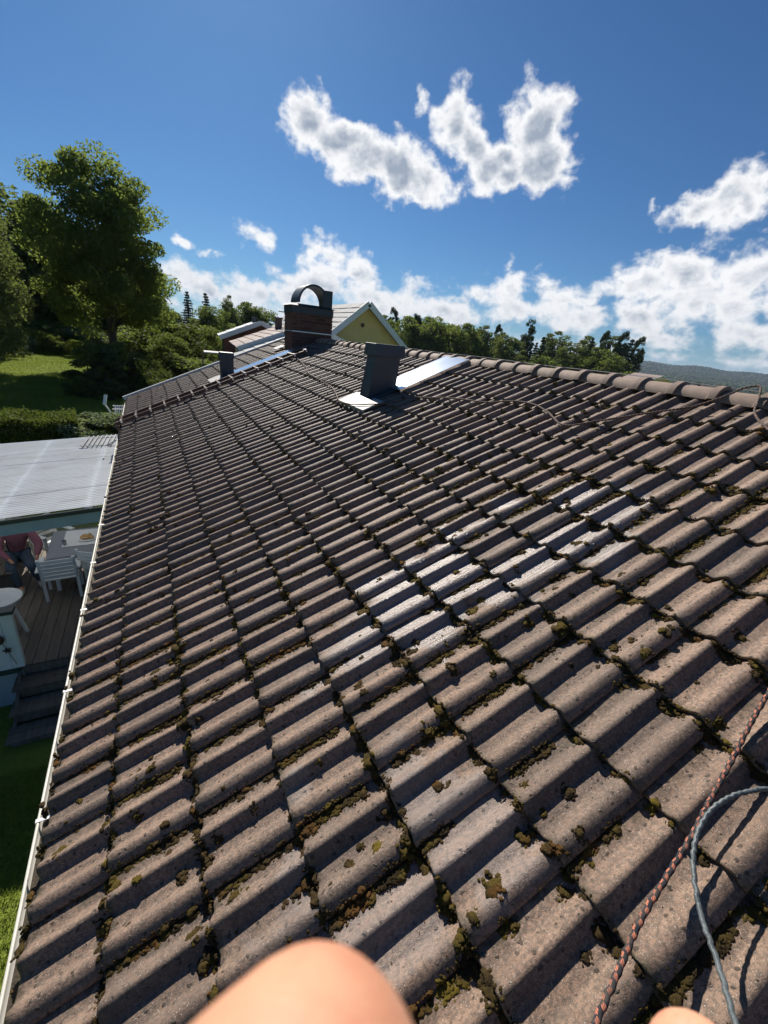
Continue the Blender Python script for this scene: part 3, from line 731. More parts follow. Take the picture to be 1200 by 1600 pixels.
P = (x + s[:, None])[..., None] * np.array(U) + z[..., None] * np.array(N) + np.array(O0); P[..., 1] += y + t_[:, None]
F = (F0[None] + 4 * np.arange(len(s))[:, None, None]).reshape(-1, 3)
me = fast_mesh('moss_crumbs', P.reshape(-1, 3), F); me.materials.append(moss_m)
tag(link('moss_crumbs', me), 'dark moss crumbs and grit scattered over the roof tiles', 'grit', kind='stuff')
# bird droppings
for (s, t_, L) in [(0.15, 1.075, .09), (3.36, 0.62, .02)]:
    o = None; Vs, Fs, of_ = [], [], 0
    for q in range(16):
        ss_, tt_ = s + L * rng.uniform(0, 1), t_ + rng.normal(0, L * .16); V = MV[1][q % 6] * np.array([1.6, .8, .25]) * L * rng.uniform(.05, .16)
        P = np.outer(V[:, 0], np.array(U)) + np.outer(V[:, 2], np.array(N)) + np.array(RP(ss_, tt_, float(roof_surface(ss_, tt_)))); P[:, 1] += V[:, 1]; Vs.append(P); Fs.append(ICO[1][1] + of_); of_ += len(P)
    o = link('bird_dropping', fast_mesh('bird_dropping', np.vstack(Vs), np.vstack(Fs), True), simple('chalky_white', (.62, .62, .6), (.5, .5, .46), .8, 200))
    tag(o, 'chalky white bird dropping on a tile near the gutter' if s < 1 else 'small white bird dropping on a tile at the right', 'bird dropping')

# ================================================================ TERRAIN
def sst(x, a, b_): x = np.clip((x - a) / (b_ - a), 0, 1); return x * x * (3 - 2 * x)
def terrain(x, y):
    x = np.asarray(x, float); y = np.asarray(y, float); d = np.hypot(x, y); azd = np.degrees(np.arctan2(x, y))
    left = 1.55 * sst(y, 10.8, 14.2) * sst(-x, -3.5, 0.5) + 0.010 * np.clip(y - 14, 0, 60)
    left = left + 0.03 * np.clip(-x - 8, 0, 80) * sst(y, 10, 20) + 0.06 * np.sin(x * .9) * np.sin(y * .7) * sst(y, 12, 16)
    left = left + 0.2 * sst(-y, -7.5, -5.5) * sst(-x, -6, 0)
    drop = -3.5 * sst(x, 8, 40) - 8.0 * sst(x, 35, 160) - 14 * sst(d, 130, 420) * sst(azd, 20, 50)
    z = left + drop
    far = sst(d, 900, 2500)
    hill = 62 * np.exp(-((azd - 57.5) / 11.0) ** 2) * sst(d, 2100, 4200) + 45 * np.exp(-((azd - 74) / 12.0) ** 2) * sst(d, 2300, 4200) + 28 * sst(d, 2600, 5000)
    hill = hill * (0.93 + 0.07 * np.sin(azd * 1.3 + 1)) 
    roll_ = far * (6 * np.sin(x * .004) * np.sin(y * .005) + 4 * np.sin(x * .011 + y * .009))
    return z + hill + roll_
def grid(rs, azs):
    A, Rr = np.meshgrid(azs, rs); X = Rr * np.sin(A); Y = Rr * np.cos(A); Z = terrain(X, Y); return X, Y, Z
azs = np.radians(np.linspace(-180, 180, 361)); rs = np.concatenate([[0.0], np.linspace(.6, 60, 110), np.geomspace(61, 9000, 130)])
X, Y, Z = grid(rs, azs)
rough_ = np.random.default_rng(3).normal(0, 1, Z.shape); dd = np.hypot(X, Y); Z = Z + rough_ * 2.2 * sst(dd, 1500, 2500)
V = np.stack([X, Y, Z], -1).reshape(-1, 3); na = len(azs); I = np.arange(len(rs) - 1)[:, None] * na + np.arange(na - 1)[None]; I = I.ravel()
F = np.stack([I, I + 1, I + na + 1, I + na], -1)[:, ::-1]
gm, t = newmat('grass_and_woodland')
pos = t.n('ShaderNodeNewGeometry').outputs['Position']
dist_ = t.n('ShaderNodeVectorMath', {0: pos}, operation='LENGTH').outputs['Value']
g1 = t.mix(t.ss(t.noise(pos, 0.7, 5, .65), .35, .65), (0.210, 0.255, 0.030), (0.150, 0.195, 0.026))
g1 = t.mix(t.ss(t.noise(pos, 30, 3, .7), .35, .7), g1, (0.150, 0.185, 0.035))
spx = t.n('ShaderNodeSeparateXYZ', {0: pos})
gravel = t.mix(t.ss(t.noise(pos, 40, 4, .7), .35, .65), (0.26, 0.24, 0.20), (0.42, 0.40, 0.35))
gf = t.m('MULTIPLY', t.m('MULTIPLY', t.ss(spx.outputs[1], 10.0, 10.4), t.ss(spx.outputs[1], 12.2, 11.6)), t.m('MULTIPLY', t.ss(spx.outputs[0], -4.5, -4.0), t.ss(spx.outputs[0], 1.0, 0.6)))
g1 = t.mix(gf, g1, gravel)
wn = t.n('ShaderNodeTexVoronoi', {'Vector': pos, 'Scale': 0.09}, feature='F1')
g2 = t.mix(t.ss(t.noise(pos, .004, 5, .6), .42, .58), (0.020, 0.036, 0.014), (0.045, 0.065, 0.024))
g2 = t.mix(t.ss(wn.outputs['Distance'], .2, .8), g2, (0.012, 0.020, 0.010))
gc = t.mix(t.ss(dist_, 260, 420), g1, g2)
bmp = t.n('ShaderNodeBump', {'Strength': .8, 'Distance': t.ss(dist_, 50, 3000, 0.05, 9.0), 'Height': t.m('ADD', t.noise(pos, 25, 3, .7), t.m('MULTIPLY', t.ss(dist_, 800, 2000), t.m('SUBTRACT', 0.0, wn.outputs['Distance'])))}).outputs[0]
finish(t, t.n('ShaderNodeBsdfPrincipled', {'Base Color': gc, 'Roughness': .95, 'Specular IOR Level': .15, 'Normal': bmp}))
me = fast_mesh('ground', V, F, True); me.materials.append(gm)
ground = link('ground', me); tag(ground, kind='structure')
# mown grass blades on the lawn
def blades(name, cx, cy, rx, ry, K, hgt, wd, mat, label, seed, keepf=None):
    rg = np.random.default_rng(seed); x = rg.uniform(cx - rx, cx + rx, K); y = rg.uniform(cy - ry, cy + ry, K)
    if keepf is not None: k = keepf(x, y); x, y = x[k], y[k]
    z = terrain(x, y); a = rg.uniform(0, 6.28, len(x)); h = hgt * rg.uniform(.5, 1.3, len(x)); w_ = wd * rg.uniform(.7, 1.3, len(x)); lx, ly = rg.normal(0, .4, (2, len(x))) * h
    P = np.stack([np.stack([x - w_ * np.cos(a), y - w_ * np.sin(a), z - .005], -1), np.stack([x + w_ * np.cos(a), y + w_ * np.sin(a), z - .005], -1), np.stack([x + lx, y + ly, z + h], -1)], 1)
    me = fast_mesh(name, P.reshape(-1, 3), np.arange(3 * len(x)).reshape(-1, 3)); me.materials.append(mat)
    return tag(link(name, me), label, 'grass', kind='stuff')
def leafmat(name, c1, c2, c3=None, scale=1.2, trans=0.35, rough=0.5):
    m_, t = newmat(name); pos = t.n('ShaderNodeNewGeometry').outputs['Position']
    oi = t.n('ShaderNodeObjectInfo').outputs['Random']
    c = t.mix(t.ss(t.noise(pos, scale, 4, .7), .36, .64), c1, c2)
    if c3: c = t.mix(t.ss(t.noise(pos, scale * 7, 2, .6), .52, .72), c, c3)
    c = t.mix(t.m('MULTIPLY', oi, 0.30), c, (c1[0] * .6, c1[1] * .7, c1[2] * .8))
    b = t.n('ShaderNodeBsdfPrincipled', {'Base Color': c, 'Roughness': .7, 'Specular IOR Level': 0.06})
    tr = t.n('ShaderNodeBsdfTranslucent', {'Color': t.mix(0.55, c, (0.26, 0.34, 0.05))})
    finish(t, t.n('ShaderNodeMixShader', {0: trans, 1: b.outputs[0], 2: tr.outputs[0]})); return m_
grass_m = leafmat('grass_blade', (0.210, 0.265, 0.032), (0.155, 0.210, 0.028), (0.25, 0.27, 0.06), 0.8, 0.35, .6)
blades('lawn_grass', -9, 31, 13, 19, 300000, .07, .012, grass_m, 'mown green lawn behind the front hedge', 1, lambda x, y: (x < 2.5) & (y > 14.5))
blades('yard_grass', -2.6, 2.5, 2.4, 3.6, 120000, .05, .004, grass_m, 'green grass beside the house below the gutter', 2, lambda x, y: (x < -0.2) & (y < 5.0))

# ================================================================ TREES
bark_m = simple('dark_bark', (0.050, 0.040, 0.032), (0.090, 0.075, 0.060), .95, 3, bump=.8, bscale=18, stretch=(3, 3, .6))
birch_m = simple('pale_bark', (0.30, 0.29, 0.27), (0.10, 0.09, 0.08), .9, 3, bump=.5, stretch=(1, 1, 4))
pinebark_m = simple('pine_bark', (0.15, 0.085, 0.050), (0.08, 0.06, 0.045), .95, 3, bump=.6, bscale=15)
maple_l = leafmat('maple_leaf', (0.095, 0.130, 0.040), (0.130, 0.165, 0.052), (0.200, 0.225, 0.080), .5, .62)
dark_l = leafmat('dark_leaf', (0.075, 0.105, 0.036), (0.110, 0.140, 0.048), (0.160, 0.185, 0.075), .4, .45)
olive_l = leafmat('olive_leaf', (0.110, 0.138, 0.050), (0.145, 0.172, 0.065), (0.19, 0.21, 0.10), .4, .3)
needle_l = leafmat('spruce_needle', (0.050, 0.074, 0.036), (0.075, 0.100, 0.048), (0.10, 0.125, 0.062), .5, .10)
bright_l = leafmat('bright_leaf', (0.120, 0.160, 0.025), (0.170, 0.200, 0.030), (0.20, 0.21, 0.05), 1.5, .4)
hedge_l = leafmat('hedge_leaf', (0.055, 0.085, 0.018), (0.085, 0.120, 0.025), (0.13, 0.15, 0.05), 1.5, .25)
silver_l = leafmat('silver_leaf', (0.16, 0.20, 0.12), (0.24, 0.28, 0.18), (0.10, 0.14, 0.06), 2.5, .3)
def leaves(C, size, rg, droop=0.0, aspect=1.0, up=0.35):
    """one bent quad per leaf centre"""
    n = len(C); nrm = rg.normal(0, 1, (n, 3)); nrm[:, 2] += up; nrm /= np.linalg.norm(nrm, axis=1)[:, None]
    a = rg.normal(0, 1, (n, 3)); a[:, 2] -= droop; a -= nrm * np.sum(a * nrm, 1)[:, None]; a /= np.linalg.norm(a, axis=1)[:, None]
    b_ = np.cross(nrm, a); sz = size * rg.uniform(.6, 1.35, n)[:, None]
    P = np.stack([C - a * sz, C + b_ * sz * .55 * aspect, C + a * sz, C - b_ * sz * .55 * aspect], 1)
    return P.reshape(-1, 3), np.arange(4 * n).reshape(-1, 4)
def crown_broad(H, W, base, nclump, nleaf, size, seed, squash=1.0, shape=None, up=.35):
    rg = np.random.default_rng(seed); C = []; cl = []
    k = 0
    while len(cl) < nclump and k < nclump * 60:
        k += 1
        p = rg.uniform(-1, 1, 3); zz = (p[2] + 1) / 2
        w_ = shape(zz) if shape else math.sqrt(max(0, 1 - (2 * zz - .9) ** 2 * .85))
        rr = math.hypot(p[0], p[1])
        if rr > w_: continue
        if rr < w_ * .45 and rg.uniform() < .75: continue
        cl.append((p[0] * W / 2, p[1] * W / 2, base + zz * (H - base), W * rg.uniform(.08, .16)))
    cl = np.array(cl); per = max(1, nleaf // len(cl))
    for c in cl:
        d = rg.normal(0, 1, (per, 3)); d /= np.linalg.norm(d, axis=1)[:, None]; d *= (rg.uniform(.15, 1, (per, 1)) ** .5) * c[3] * np.array([1.15, 1.15, .75])
        C.append(c[:3] + d)
    P, F = leaves(np.vstack(C), size, rg, up=up); return P, F, cl
def trunk_mesh(H, r0, cl, nb, seed, base, bend=.03):
    rg = np.random.default_rng(seed + 500); mb = MB(); pts = []; nseg = 7
    for i in range(nseg + 1):
        f_ = i / nseg; pts.append((rg.normal(0, bend) * H * .3 * f_, rg.normal(0, bend) * H * .3 * f_, f_ * H * .86))
    mb.tube(pts, [r0 * (1.35 if i == 0 else 1) * (1 - .85 * i / nseg) for i in range(nseg + 1)], 8)
    idx = rg.permutation(len(cl))[:nb]
    for j in idx:
        c = cl[j]; z0 = max(base * .7, c[2] * rg.uniform(.5, .75)); f_ = min(z0 / (H * .86), 1) * nseg; i0 = min(int(f_), nseg - 1); a = Vector(pts[i0]).lerp(Vector(pts[i0 + 1]), f_ - i0)
        e = Vector(c[:3]); m1 = a.lerp(e, .5) + Vector((0, 0, -.05 * H * .3)); rr = r0 * (1 - .85 * z0 / H) * .42
        mb.tube([a, m1, e], [rr, rr * .6, rr * .15], 5)
    me = bpy.data.meshes.new('trunk'); me.from_pydata(mb.v, [], mb.f); me.polygons.foreach_set('use_smooth', [True] * len(me.polygons)); return me
PROTO = {}
def proto(kind, seed, H, W, base, nclump, nleaf, size, lm, bm_, shape=None, nb=14, r0=None, up=.35, droop=0):
    key = (kind, seed)
    if key in PROTO: return PROTO[key]
    P, F, cl = crown_broad(H, W, base, nclump, nleaf, size, seed, shape=shape, up=up)
    cm = fast_mesh('crown', P, F); cm.materials.append(lm)
    tm = trunk_mesh(H, r0 or H * .02, cl, nb, seed, base); tm.materials.append(bm_)
    PROTO[key] = (tm, cm, H); return PROTO[key]
def spruce_proto(seed, H, W, nleaf, size, lm=None, sparse=False):
    key = ('spruce', seed)
    if key in PROTO: return PROTO[key]
    rg = np.random.default_rng(seed); C = []; cl = []
    nt_ = 26
    for i in range(nt_):
        zf = .06 + .93 * i / nt_; rad = W / 2 * (1 - zf) ** .85 * rg.uniform(.8, 1.1); nb_ = max(4, int(11 * (1 - zf) + 4))
        for k in range(nb_):
            a = rg.uniform(0, 6.28); L = rad * rg.uniform(.75, 1.12); m_ = max(3, int(nleaf / (nt_ * nb_) * (L / (W / 2) + .25) * 1.6))
            f_ = rg.uniform(0.05, 1, m_); x = np.cos(a) * L * f_; y = np.sin(a) * L * f_
            z = zf * H - .28 * L * f_ + .10 * L * f_ ** 2; sp_ = .10 * L * (1.1 - f_) + .05
            C.append(np.stack([x + rg.normal(0, 1, m_) * sp_, y + rg.normal(0, 1, m_) * sp_, z + rg.normal(0, .05 * H / nt_ * 2, m_) - np.abs(rg.normal(0, .10, m_))], -1))
            cl.append((np.cos(a) * L * .8, np.sin(a) * L * .8, zf * H - .2 * L, .2))
    P, F = leaves(np.vstack(C), size, rg, droop=.6, aspect=.7, up=.1)
    cm = fast_mesh('crown', P, F); cm.materials.append(lm or needle_l)
    tm = trunk_mesh(H * 1.12, H * .013, np.array(cl), 16, seed, H * .1, .005); tm.materials.append(bark_m)
    PROTO[key] = (tm, cm, H); return PROTO[key]
egg = lambda z: math.sqrt(max(0, 1 - (2 * z - .75) ** 2 * .62)) if z < .95 else .25
tall = lambda z: .06 + .92 * (1 - z) ** .6 * min(1, .35 + z * 2.5)
cone = lambda z: max(.12, .95 * (1 - z) ** .6)
flat_ = lambda z: .9 * math.sqrt(max(0.05, 1 - (2 * z - 1) ** 2))
def P_broad(s): return proto('broad', s, 10, 7.5, .8, 150, 22000, .15, dark_l, bark_m, egg)
def P_birch(s): return proto('birch', s, 12, 5.0, 1.0, 130, 18000, .13, olive_l, birch_m, tall, up=.1)
def P_pine(s): return proto('pine', s, 18, 5.0, 4.0, 130, 22000, .15, needle_l, pinebark_m, lambda z: .30 + .62 * math.sin(math.pi * min(1, z) ** 1.3) ** .8, nb=30, r0=.20, up=.2)
def P_bush(s, m_=None, nm='bush'): return proto(nm, s, 2.0, 2.6, .1, 40, 9000, .055, m_ or dark_l, bark_m, flat_, nb=6, r0=.05, up=.6)
def plant_tree(pr, x, y, h, name, label, group=None, wscale=1.0, z=None, cat='tree', rz=None):
    tm, cm, H = pr; k = h / H
    zz = float(terrain(x, y)) - .05 if z is None else z
    e = empty(name, (x, y, zz), random.uniform(0, 6.28) if rz is None else rz, label, cat, group)
    e.scale = (k * wscale, k * wscale, k)
    link('trunk', tm, None, e); link('crown', cm, None, e); return e
def polar(a, d): return d * math.sin(R(a)), d * math.cos(R(a))
def height_for(a, d, el_top):
    x, y = polar(a, d); return 5.5 + d * math.tan(R(el_top)) - float(terrain(x, y)) + .05
# the big maple
x, y = polar(-3.1, 36); Hm = height_for(-3.1, 36, 13.6)
mp = proto('maple', 1, Hm, 7.3, 3.2, 130, 62000, .10, maple_l, bark_m, egg, nb=34, r0=.30)
e = plant_tree(mp, x, y, Hm, 'maple_tree', 'large dark maple with a spreading crown standing on the lawn', rz=.4)
# woodland on the left hill
LT = [  # az, dist, top elevation, kind, label
 (-15.0, 25, 19.0, 'near_birch', 'tall olive birch at the left edge hanging over the lawn'),
 (-13.2, 34, 12.0, 'near_birch', 'olive birch with drooping twigs left of the maple'),
 (-14.0, 42, 12.0, 'spruce', 'dark spruce half out of the picture at the far left'),
 (-8.2, 62, 9.7, 'spruce', 'dark spruce tip rising between the birch and the maple'),
 (-6.6, 60, 8.4, 'broad', 'dense dark tree just left behind the maple'),
 (-10.4, 60, 9.2, 'broad', 'dense dark tree behind the olive birch'),
 (-5.0, 66, 6.6, 'broad', 'dark tree standing behind the maple trunk'),
 (-2.0, 68, 5.6, 'broad', 'dark tree behind the right half of the maple'),
 (-14.5, 62, 8.5, 'broad', 'dark tree at the far left behind the spruce'),
 (0.6, 60, 2.6, 'broad', 'low dark tree below the right side of the maple crown'),
 (3.2, 62, 1.6, 'birch', 'small olive tree right beside the maple crown'),
 (4.6, 75, 3.3, 'spruce', 'slim dark spruce first right of the maple'),
 (6.5, 72, 3.4, 'spruce', 'slim dark spruce second right of the maple'),
 (7.3, 70, 1.8, 'broad', 'rounded tree behind the slim spruces'),
 (8.9, 78, 3.5, 'birch', 'lone slender tree between the spruces and the far cottage'),
 (10.4, 82, 2.6, 'broad', 'leafy tree left behind the white roofed cottage'),
 (11.7, 80, 3.2, 'birch', 'leafy tree right behind the white roofed cottage'),
 (12.8, 84, 2.2, 'broad', 'leafy tree just left of the brick chimney'),
 (14.8, 120, 1.2, 'birch', 'distant slender tree left of the chimney top'),
 (5.4, 46, -0.3, 'broad', 'wide green tree below the slim spruces'),
 (2.4, 38, -1.6, 'broad', 'low green tree beside the clipped hedge'),
 (7.6, 50, -0.6, 'broad', 'round green tree left of the white roofed cottage'),
 (9.6, 60, -0.3, 'birch', 'olive tree behind the white flat canopy'),
 (-16.5, 36, 12, 'birch', 'olive birch beyond the left border of the view'),
]
for i, (a, d, te, kd, lb) in enumerate(LT):
    x, y = polar(a, d); h = height_for(a, d, te)
    if kd == 'near_birch': pr = proto('near_birch', 2, 12, 5.0, 1.2, 220, 60000, .065, olive_l, birch_m, tall, nb=40, r0=.13, up=.1, droop=.5); kd = 'birch'
    elif kd == 'birch': pr = P_birch(200 + i % 3)
    elif kd == 'spruce': pr = spruce_proto(300 + i % 2, 14, 5.0, 12000, .13)
    else: pr = P_broad(100 + i % 3)
    ws = {'spruce': 1.5 if a > 3 else 1.2, 'birch': 1.0, 'broad': 1.25}[kd]
    plant_tree(pr, x, y, h, {'birch': 'birch_tree', 'spruce': 'spruce_tree', 'broad': 'leafy_tree'}[kd], lb, 'trees on the slope behind the garden', ws)
# shrubs round the lawn
SH = [(-9.3, 47, 1.7, 1.0, 'bright', 'yellow-green shrub at the back of the lawn'), (-8.2, 46, 1.5, .9, 'dark', 'round green shrub beside the yellow-green one'),
 (-6.5, 45, 1.3, .9, 'bright', 'light green shrub behind the thin sapling'), (-11.0, 46, 1.4, 1.2, 'silver', 'pale shrub at the left back of the lawn'),
 (-7.4, 50, 2.2, 1.8, 'hedge', 'broad leafy shrub in the border left of the maple'), (-5.4, 50, 2.4, 1.8, 'silver', 'pale leafy shrub in the border behind the maple'),
 (-4.2, 52, 2.0, 1.6, 'hedge', 'leafy shrub behind the maple trunk'), (-9.9, 51, 2.4, 1.8, 'dark', 'dark shrub in the border under the trees'),
 (-1.0, 44, 1.8, 1.6, 'dark', 'dark shrub right of the maple trunk'), (0.9, 42, 2.0, 1.4, 'silver', 'pale shrub in the shade right of the maple'),
 (2.2, 33, 2.0, 1.5, 'hedge', 'leafy shrub above the clipped hedge'), (3.6, 32, 2.8, 1.5, 'dark', 'dark bush left of the pale dogwood'),
 (4.9, 27, 2.3, 1.0, 'silver', 'pale flowering shrub beyond the far gable'), (5.9, 30, 2.2, 1.0, 'silver', 'pale shrub in front of the white flat canopy'),
 (6.6, 34, 2.7, 1.1, 'hedge', 'green shrub by the dark cottage corner'), (-3.3, 38.6, .9, .9, 'dark', 'dark shrub at the foot of the maple'),
 (-5.8, 25, 2.6, 1.1, 'conifer', 'dark juniper at the right of the lawn, nearest the terrace'), (-4.3, 25, 2.8, 1.1, 'conifer', 'dark juniper in the middle of the juniper group'), (-2.9, 26, 2.7, 1.1, 'conifer', 'dark juniper nearest the clipped hedge'),
 (-1.7, 26, 2.3, 1.1, 'conifer', 'dark juniper below the clipped hedge'), (-6.1, 14.6, 1.2, 1.6, 'silver', 'loose pale shrub at the right end of the front hedge'), (-4.2, 14.9, 1.0, 1.4, 'hedge', 'leafy shrub in front of the pale one beside the hedge'),
 (3.4, 42, 4.5, 1.2, 'hedge', 'tall green shrub in the sun behind the hedge'), (1.2, 44, 4.0, 1.3, 'dark', 'tall dark shrub under the maple branches')]
sm = {'bright': bright_l, 'dark': dark_l, 'silver': silver_l, 'hedge': hedge_l}
for i, (a, d, h, ws, kd, lb) in enumerate(SH):
    x, y = polar(a, d)
    if kd == 'conifer': pr = proto('juniper', 400 + i % 2, 2.0, 1.6, .05, 40, 8000, .05, needle_l if i % 2 else dark_l, bark_m, cone, nb=4, r0=.04)
    else: pr = P_bush(500 + i % 2, sm[kd], 'bush_' + kd)
    plant_tree(pr, x, y, h, 'juniper_bush' if kd == 'conifer' else 'shrub', lb, 'shrubs in the garden', ws, cat='bush')
mb = MB(); x, y = polar(-5.0, 37); z = float(terrain(x, y)); mb.tube([(0, 0, 0), (.1, 0, 1.0), (.02, .05, 2.4)], [.045, .04, .02], 6)
for k in range(5): mb.tube([(.05, 0, 1.2 + .2 * k), (.05 + .5 * math.cos(k * 2), .5 * math.sin(k * 2), 1.7 + .25 * k)], [.018, .006], 4)
sp_ = empty('sapling', (x, y, z), 0, 'thin leaning sapling on the lawn left of the maple trunk', 'tree'); mb.build('trunk', bark_m, sp_)
P, F = leaves(np.random.default_rng(5).normal(0, .45, (500, 3)) * np.array([1, 1, .7]) + np.array([0, 0, 2.5]), .06, rng); cm = fast_mesh('crown', P, F); link('crown', cm, maple_l, sp_)

def hedge(path, wd, hgt, K, size, mat, seed, label, rounded=.2):
    rg = np.random.default_rng(seed); path = np.array(path, float); seg = np.linalg.norm(np.diff(path, axis=0), axis=1); cum = np.concatenate([[0], np.cumsum(seg)])
    d = rg.uniform(0, cum[-1], K); x = np.interp(d, cum, path[:, 0]); y = np.interp(d, cum, path[:, 1]); dx = np.interp(d + .1, cum, path[:, 0]) - np.interp(d - .1, cum, path[:, 0]); dy = np.interp(d + .1, cum, path[:, 1]) - np.interp(d - .1, cum, path[:, 1]); L = np.hypot(dx, dy) + 1e-6
    # points near the shell of the box
    f_ = rg.integers(0, 3, K); u_ = rg.uniform(-1, 1, K); zz = rg.uniform(0, 1, K); dep = rg.uniform(0, 1, K) ** 2 * .18
    off = np.where(f_ == 0, u_, np.where(f_ == 1, 1 - dep, -1 + dep)); zz = np.where(f_ == 0, 1 - dep * .6, zz); off = off * (1 - .35 * np.clip(zz - (1 - rounded), 0, 1) / rounded * (f_ > 0))
    bump_ = 1 + .05 * np.sin(d * 2.3) + .05 * np.sin(d * 5.1 + 1) + .04 * rg.normal(0, 1, K) + .12 * np.sin(d * .8 + 2)
    X = x + off * wd / 2 * (-dy / L); Y = y + off * wd / 2 * (dx / L); Z = terrain(x, y) + zz * hgt * bump_
    P, F = leaves(np.stack([X, Y, Z], -1), size, rg, up=.5); me = fast_mesh('foliage', P, F)
    e = empty('hedge', (0, 0, 0), 0, label, 'hedge'); link('foliage', me, mat, e)
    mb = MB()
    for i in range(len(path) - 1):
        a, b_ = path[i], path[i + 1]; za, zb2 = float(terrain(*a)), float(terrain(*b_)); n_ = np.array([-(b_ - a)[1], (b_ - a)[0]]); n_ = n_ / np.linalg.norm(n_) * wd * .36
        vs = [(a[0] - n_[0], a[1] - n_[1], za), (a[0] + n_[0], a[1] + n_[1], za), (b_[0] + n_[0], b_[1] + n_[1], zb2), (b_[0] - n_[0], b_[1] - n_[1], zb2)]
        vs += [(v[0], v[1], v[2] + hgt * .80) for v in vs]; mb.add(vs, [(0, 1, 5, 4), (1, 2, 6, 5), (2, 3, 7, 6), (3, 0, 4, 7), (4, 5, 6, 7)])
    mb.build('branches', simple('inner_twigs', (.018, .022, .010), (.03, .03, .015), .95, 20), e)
hedge([(-9.5, 13.4), (-6, 13.9), (-3.4, 14.3), (-1.9, 14.5)], 1.5, 1.05, 80000, .035, hedge_l, 11, 'broad clipped hedge between the canopy roof and the lawn', .35)
hedge([(-2.3, 34.5), (-.8, 28.5), (0.6, 24.0), (1.9, 20.5)], 1.3, 1.5, 60000, .045, hedge_l, 12, 'clipped hedge running downhill to the right of the maple', .3)

# treeline beyond the ridge
TR = [(28.6, 118, 3.9, 'pine'), (30.0, 112, 3.0, 'broad'), (31.6, 120, 4.0, 'pine'), (33.0, 108, 3.1, 'birch'), (34.2, 112, 3.2, 'broad'), (35.6, 116, 3.6, 'birch'),
 (37.2, 110, 2.9, 'broad'), (38.6, 122, 3.6, 'birch'), (40.0, 112, 3.0, 'birch'), (41.6, 126, 3.2, 'pine'), (42.6, 114, 2.2, 'birch'), (43.8, 128, 2.9, 'birch'), (45.2, 132, 4.0, 'pine'),
 (46.3, 122, 2.0, 'spruce'), (47.5, 134, 2.8, 'birch'), (48.8, 138, 3.5, 'birch'), (49.8, 124, 2.0, 'birch'), (51.0, 140, 2.8, 'birch'),
 (52.3, 146, 3.1, 'spruce'), (53.6, 150, 3.5, 'pine'), (54.5, 152, 3.1, 'birch'), (55.4, 150, 3.6, 'pine'), (56.3, 154, 3.3, 'spruce'), (57.1, 150, 3.2, 'pine'),
 (29.3, 135, 2.8, 'spruce'), (32.4, 135, 3.2, 'broad'), (36.3, 134, 3.0, 'birch'), (39.4, 138, 2.8, 'birch'), (44.6, 118, 1.0, 'birch'), (50.3, 128, 0.6, 'spruce'), (52.8, 134, 0.6, 'broad'), (48.0, 120, 0.3, 'broad'),
 (27.4, 120, 3.0, 'birch'), (26.0, 116, 2.6, 'birch'), (24.0, 122, 2.4, 'broad'), (20.5, 128, 1.2, 'birch'),
 (51.7, 150, 2.9, 'birch'), (53.0, 140, 1.8, 'birch'), (54.1, 138, 1.5, 'broad'), (55.9, 142, 1.4, 'birch'), (34.9, 118, 3.2, 'spruce'), (31.0, 124, 3.4, 'birch'), (42.0, 120, 2.8, 'birch'), (47.0, 128, 2.7, 'spruce')]
words = {'pine': 'tall dark pine', 'broad': 'round leafy tree', 'birch': 'slender light green tree', 'spruce': 'pointed dark spruce'}
cnt = {}
TR2 = sorted(TR, key=lambda q: q[0]); tot = {k: sum(1 for q in TR if q[3] == k) for k in words}
ordn = ['first', 'second', 'third', 'fourth', 'fifth', 'sixth', 'seventh', 'eighth', 'ninth', 'tenth', 'eleventh', 'twelfth', 'thirteenth', 'fourteenth', 'fifteenth', 'sixteenth', 'seventeenth', 'eighteenth', 'nineteenth', 'twentieth', 'twenty-first', 'twenty-second', 'twenty-third', 'twenty-fourth']
for i, (a, d, te, kd) in enumerate(TR2):
    cnt[kd] = cnt.get(kd, 0) + 1; x, y = polar(a, d); h = height_for(a, d, te + .1)
    pr = {'pine': lambda: P_pine(600 + i % 3), 'broad': lambda: P_broad(100 + i % 3), 'birch': lambda: P_birch(200 + i % 3), 'spruce': lambda: spruce_proto(300, 14, 5, 12000, .13)}[kd]()
    plant_tree(pr, x, y, h, {'birch': 'birch_tree', 'spruce': 'spruce_tree', 'broad': 'leafy_tree', 'pine': 'pine_tree'}[kd],
               '%s, %s such from the left in the treeline beyond the ridge' % (words[kd], ordn[cnt[kd] - 1]), 'trees beyond the roof ridge', {'pine': .95, 'broad': 1.15, 'birch': 1.3, 'spruce': 1.35}[kd] * (.68 if kd == 'pine' else 1))
# far wood: thousands of crowns in the valley, one mass
K = 9000; a = rng.uniform(44, 80, K); d = 230 * (16.0 ** rng.uniform(0, 1, K)); keep = ~((d < 330) & (np.abs(a - 62) < 4) & (rng.uniform(0, 1, K) < .8)); a, d = a[keep], d[keep]
K2 = 26000; a = np.concatenate([a, rng.uniform(50, 80, K2)]); d = np.concatenate([d, rng.uniform(2000, 5200, K2)])
x, y = d * np.sin(np.radians(a)), d * np.cos(np.radians(a)); z = terrain(x, y); n = len(x)
hh = rng.uniform(7, 15, n) * np.where(d > 1500, 1.25, 1.0); ww = hh * rng.uniform(.22, .42, n) * np.where(d > 1500, 1.6, 1.0)
V0, F0 = ICO[1]; V0 = MV[1][2]
cs = np.cos(a * 50), np.sin(a * 50)
P = np.stack([V0[None, :, 0] * ww[:, None], V0[None, :, 1] * ww[:, None], (V0[None, :, 2] * .5 * (1) + .5) * hh[:, None]], -1)
tp = np.clip(1.25 - (V0[None, :, 2] + 1) * .5 * rng.uniform(.3, 1.0, n)[:, None], .1, 1); P[..., 0] *= tp; P[..., 1] *= tp
P += np.stack([x, y, z - 1], -1)[:, None, :]
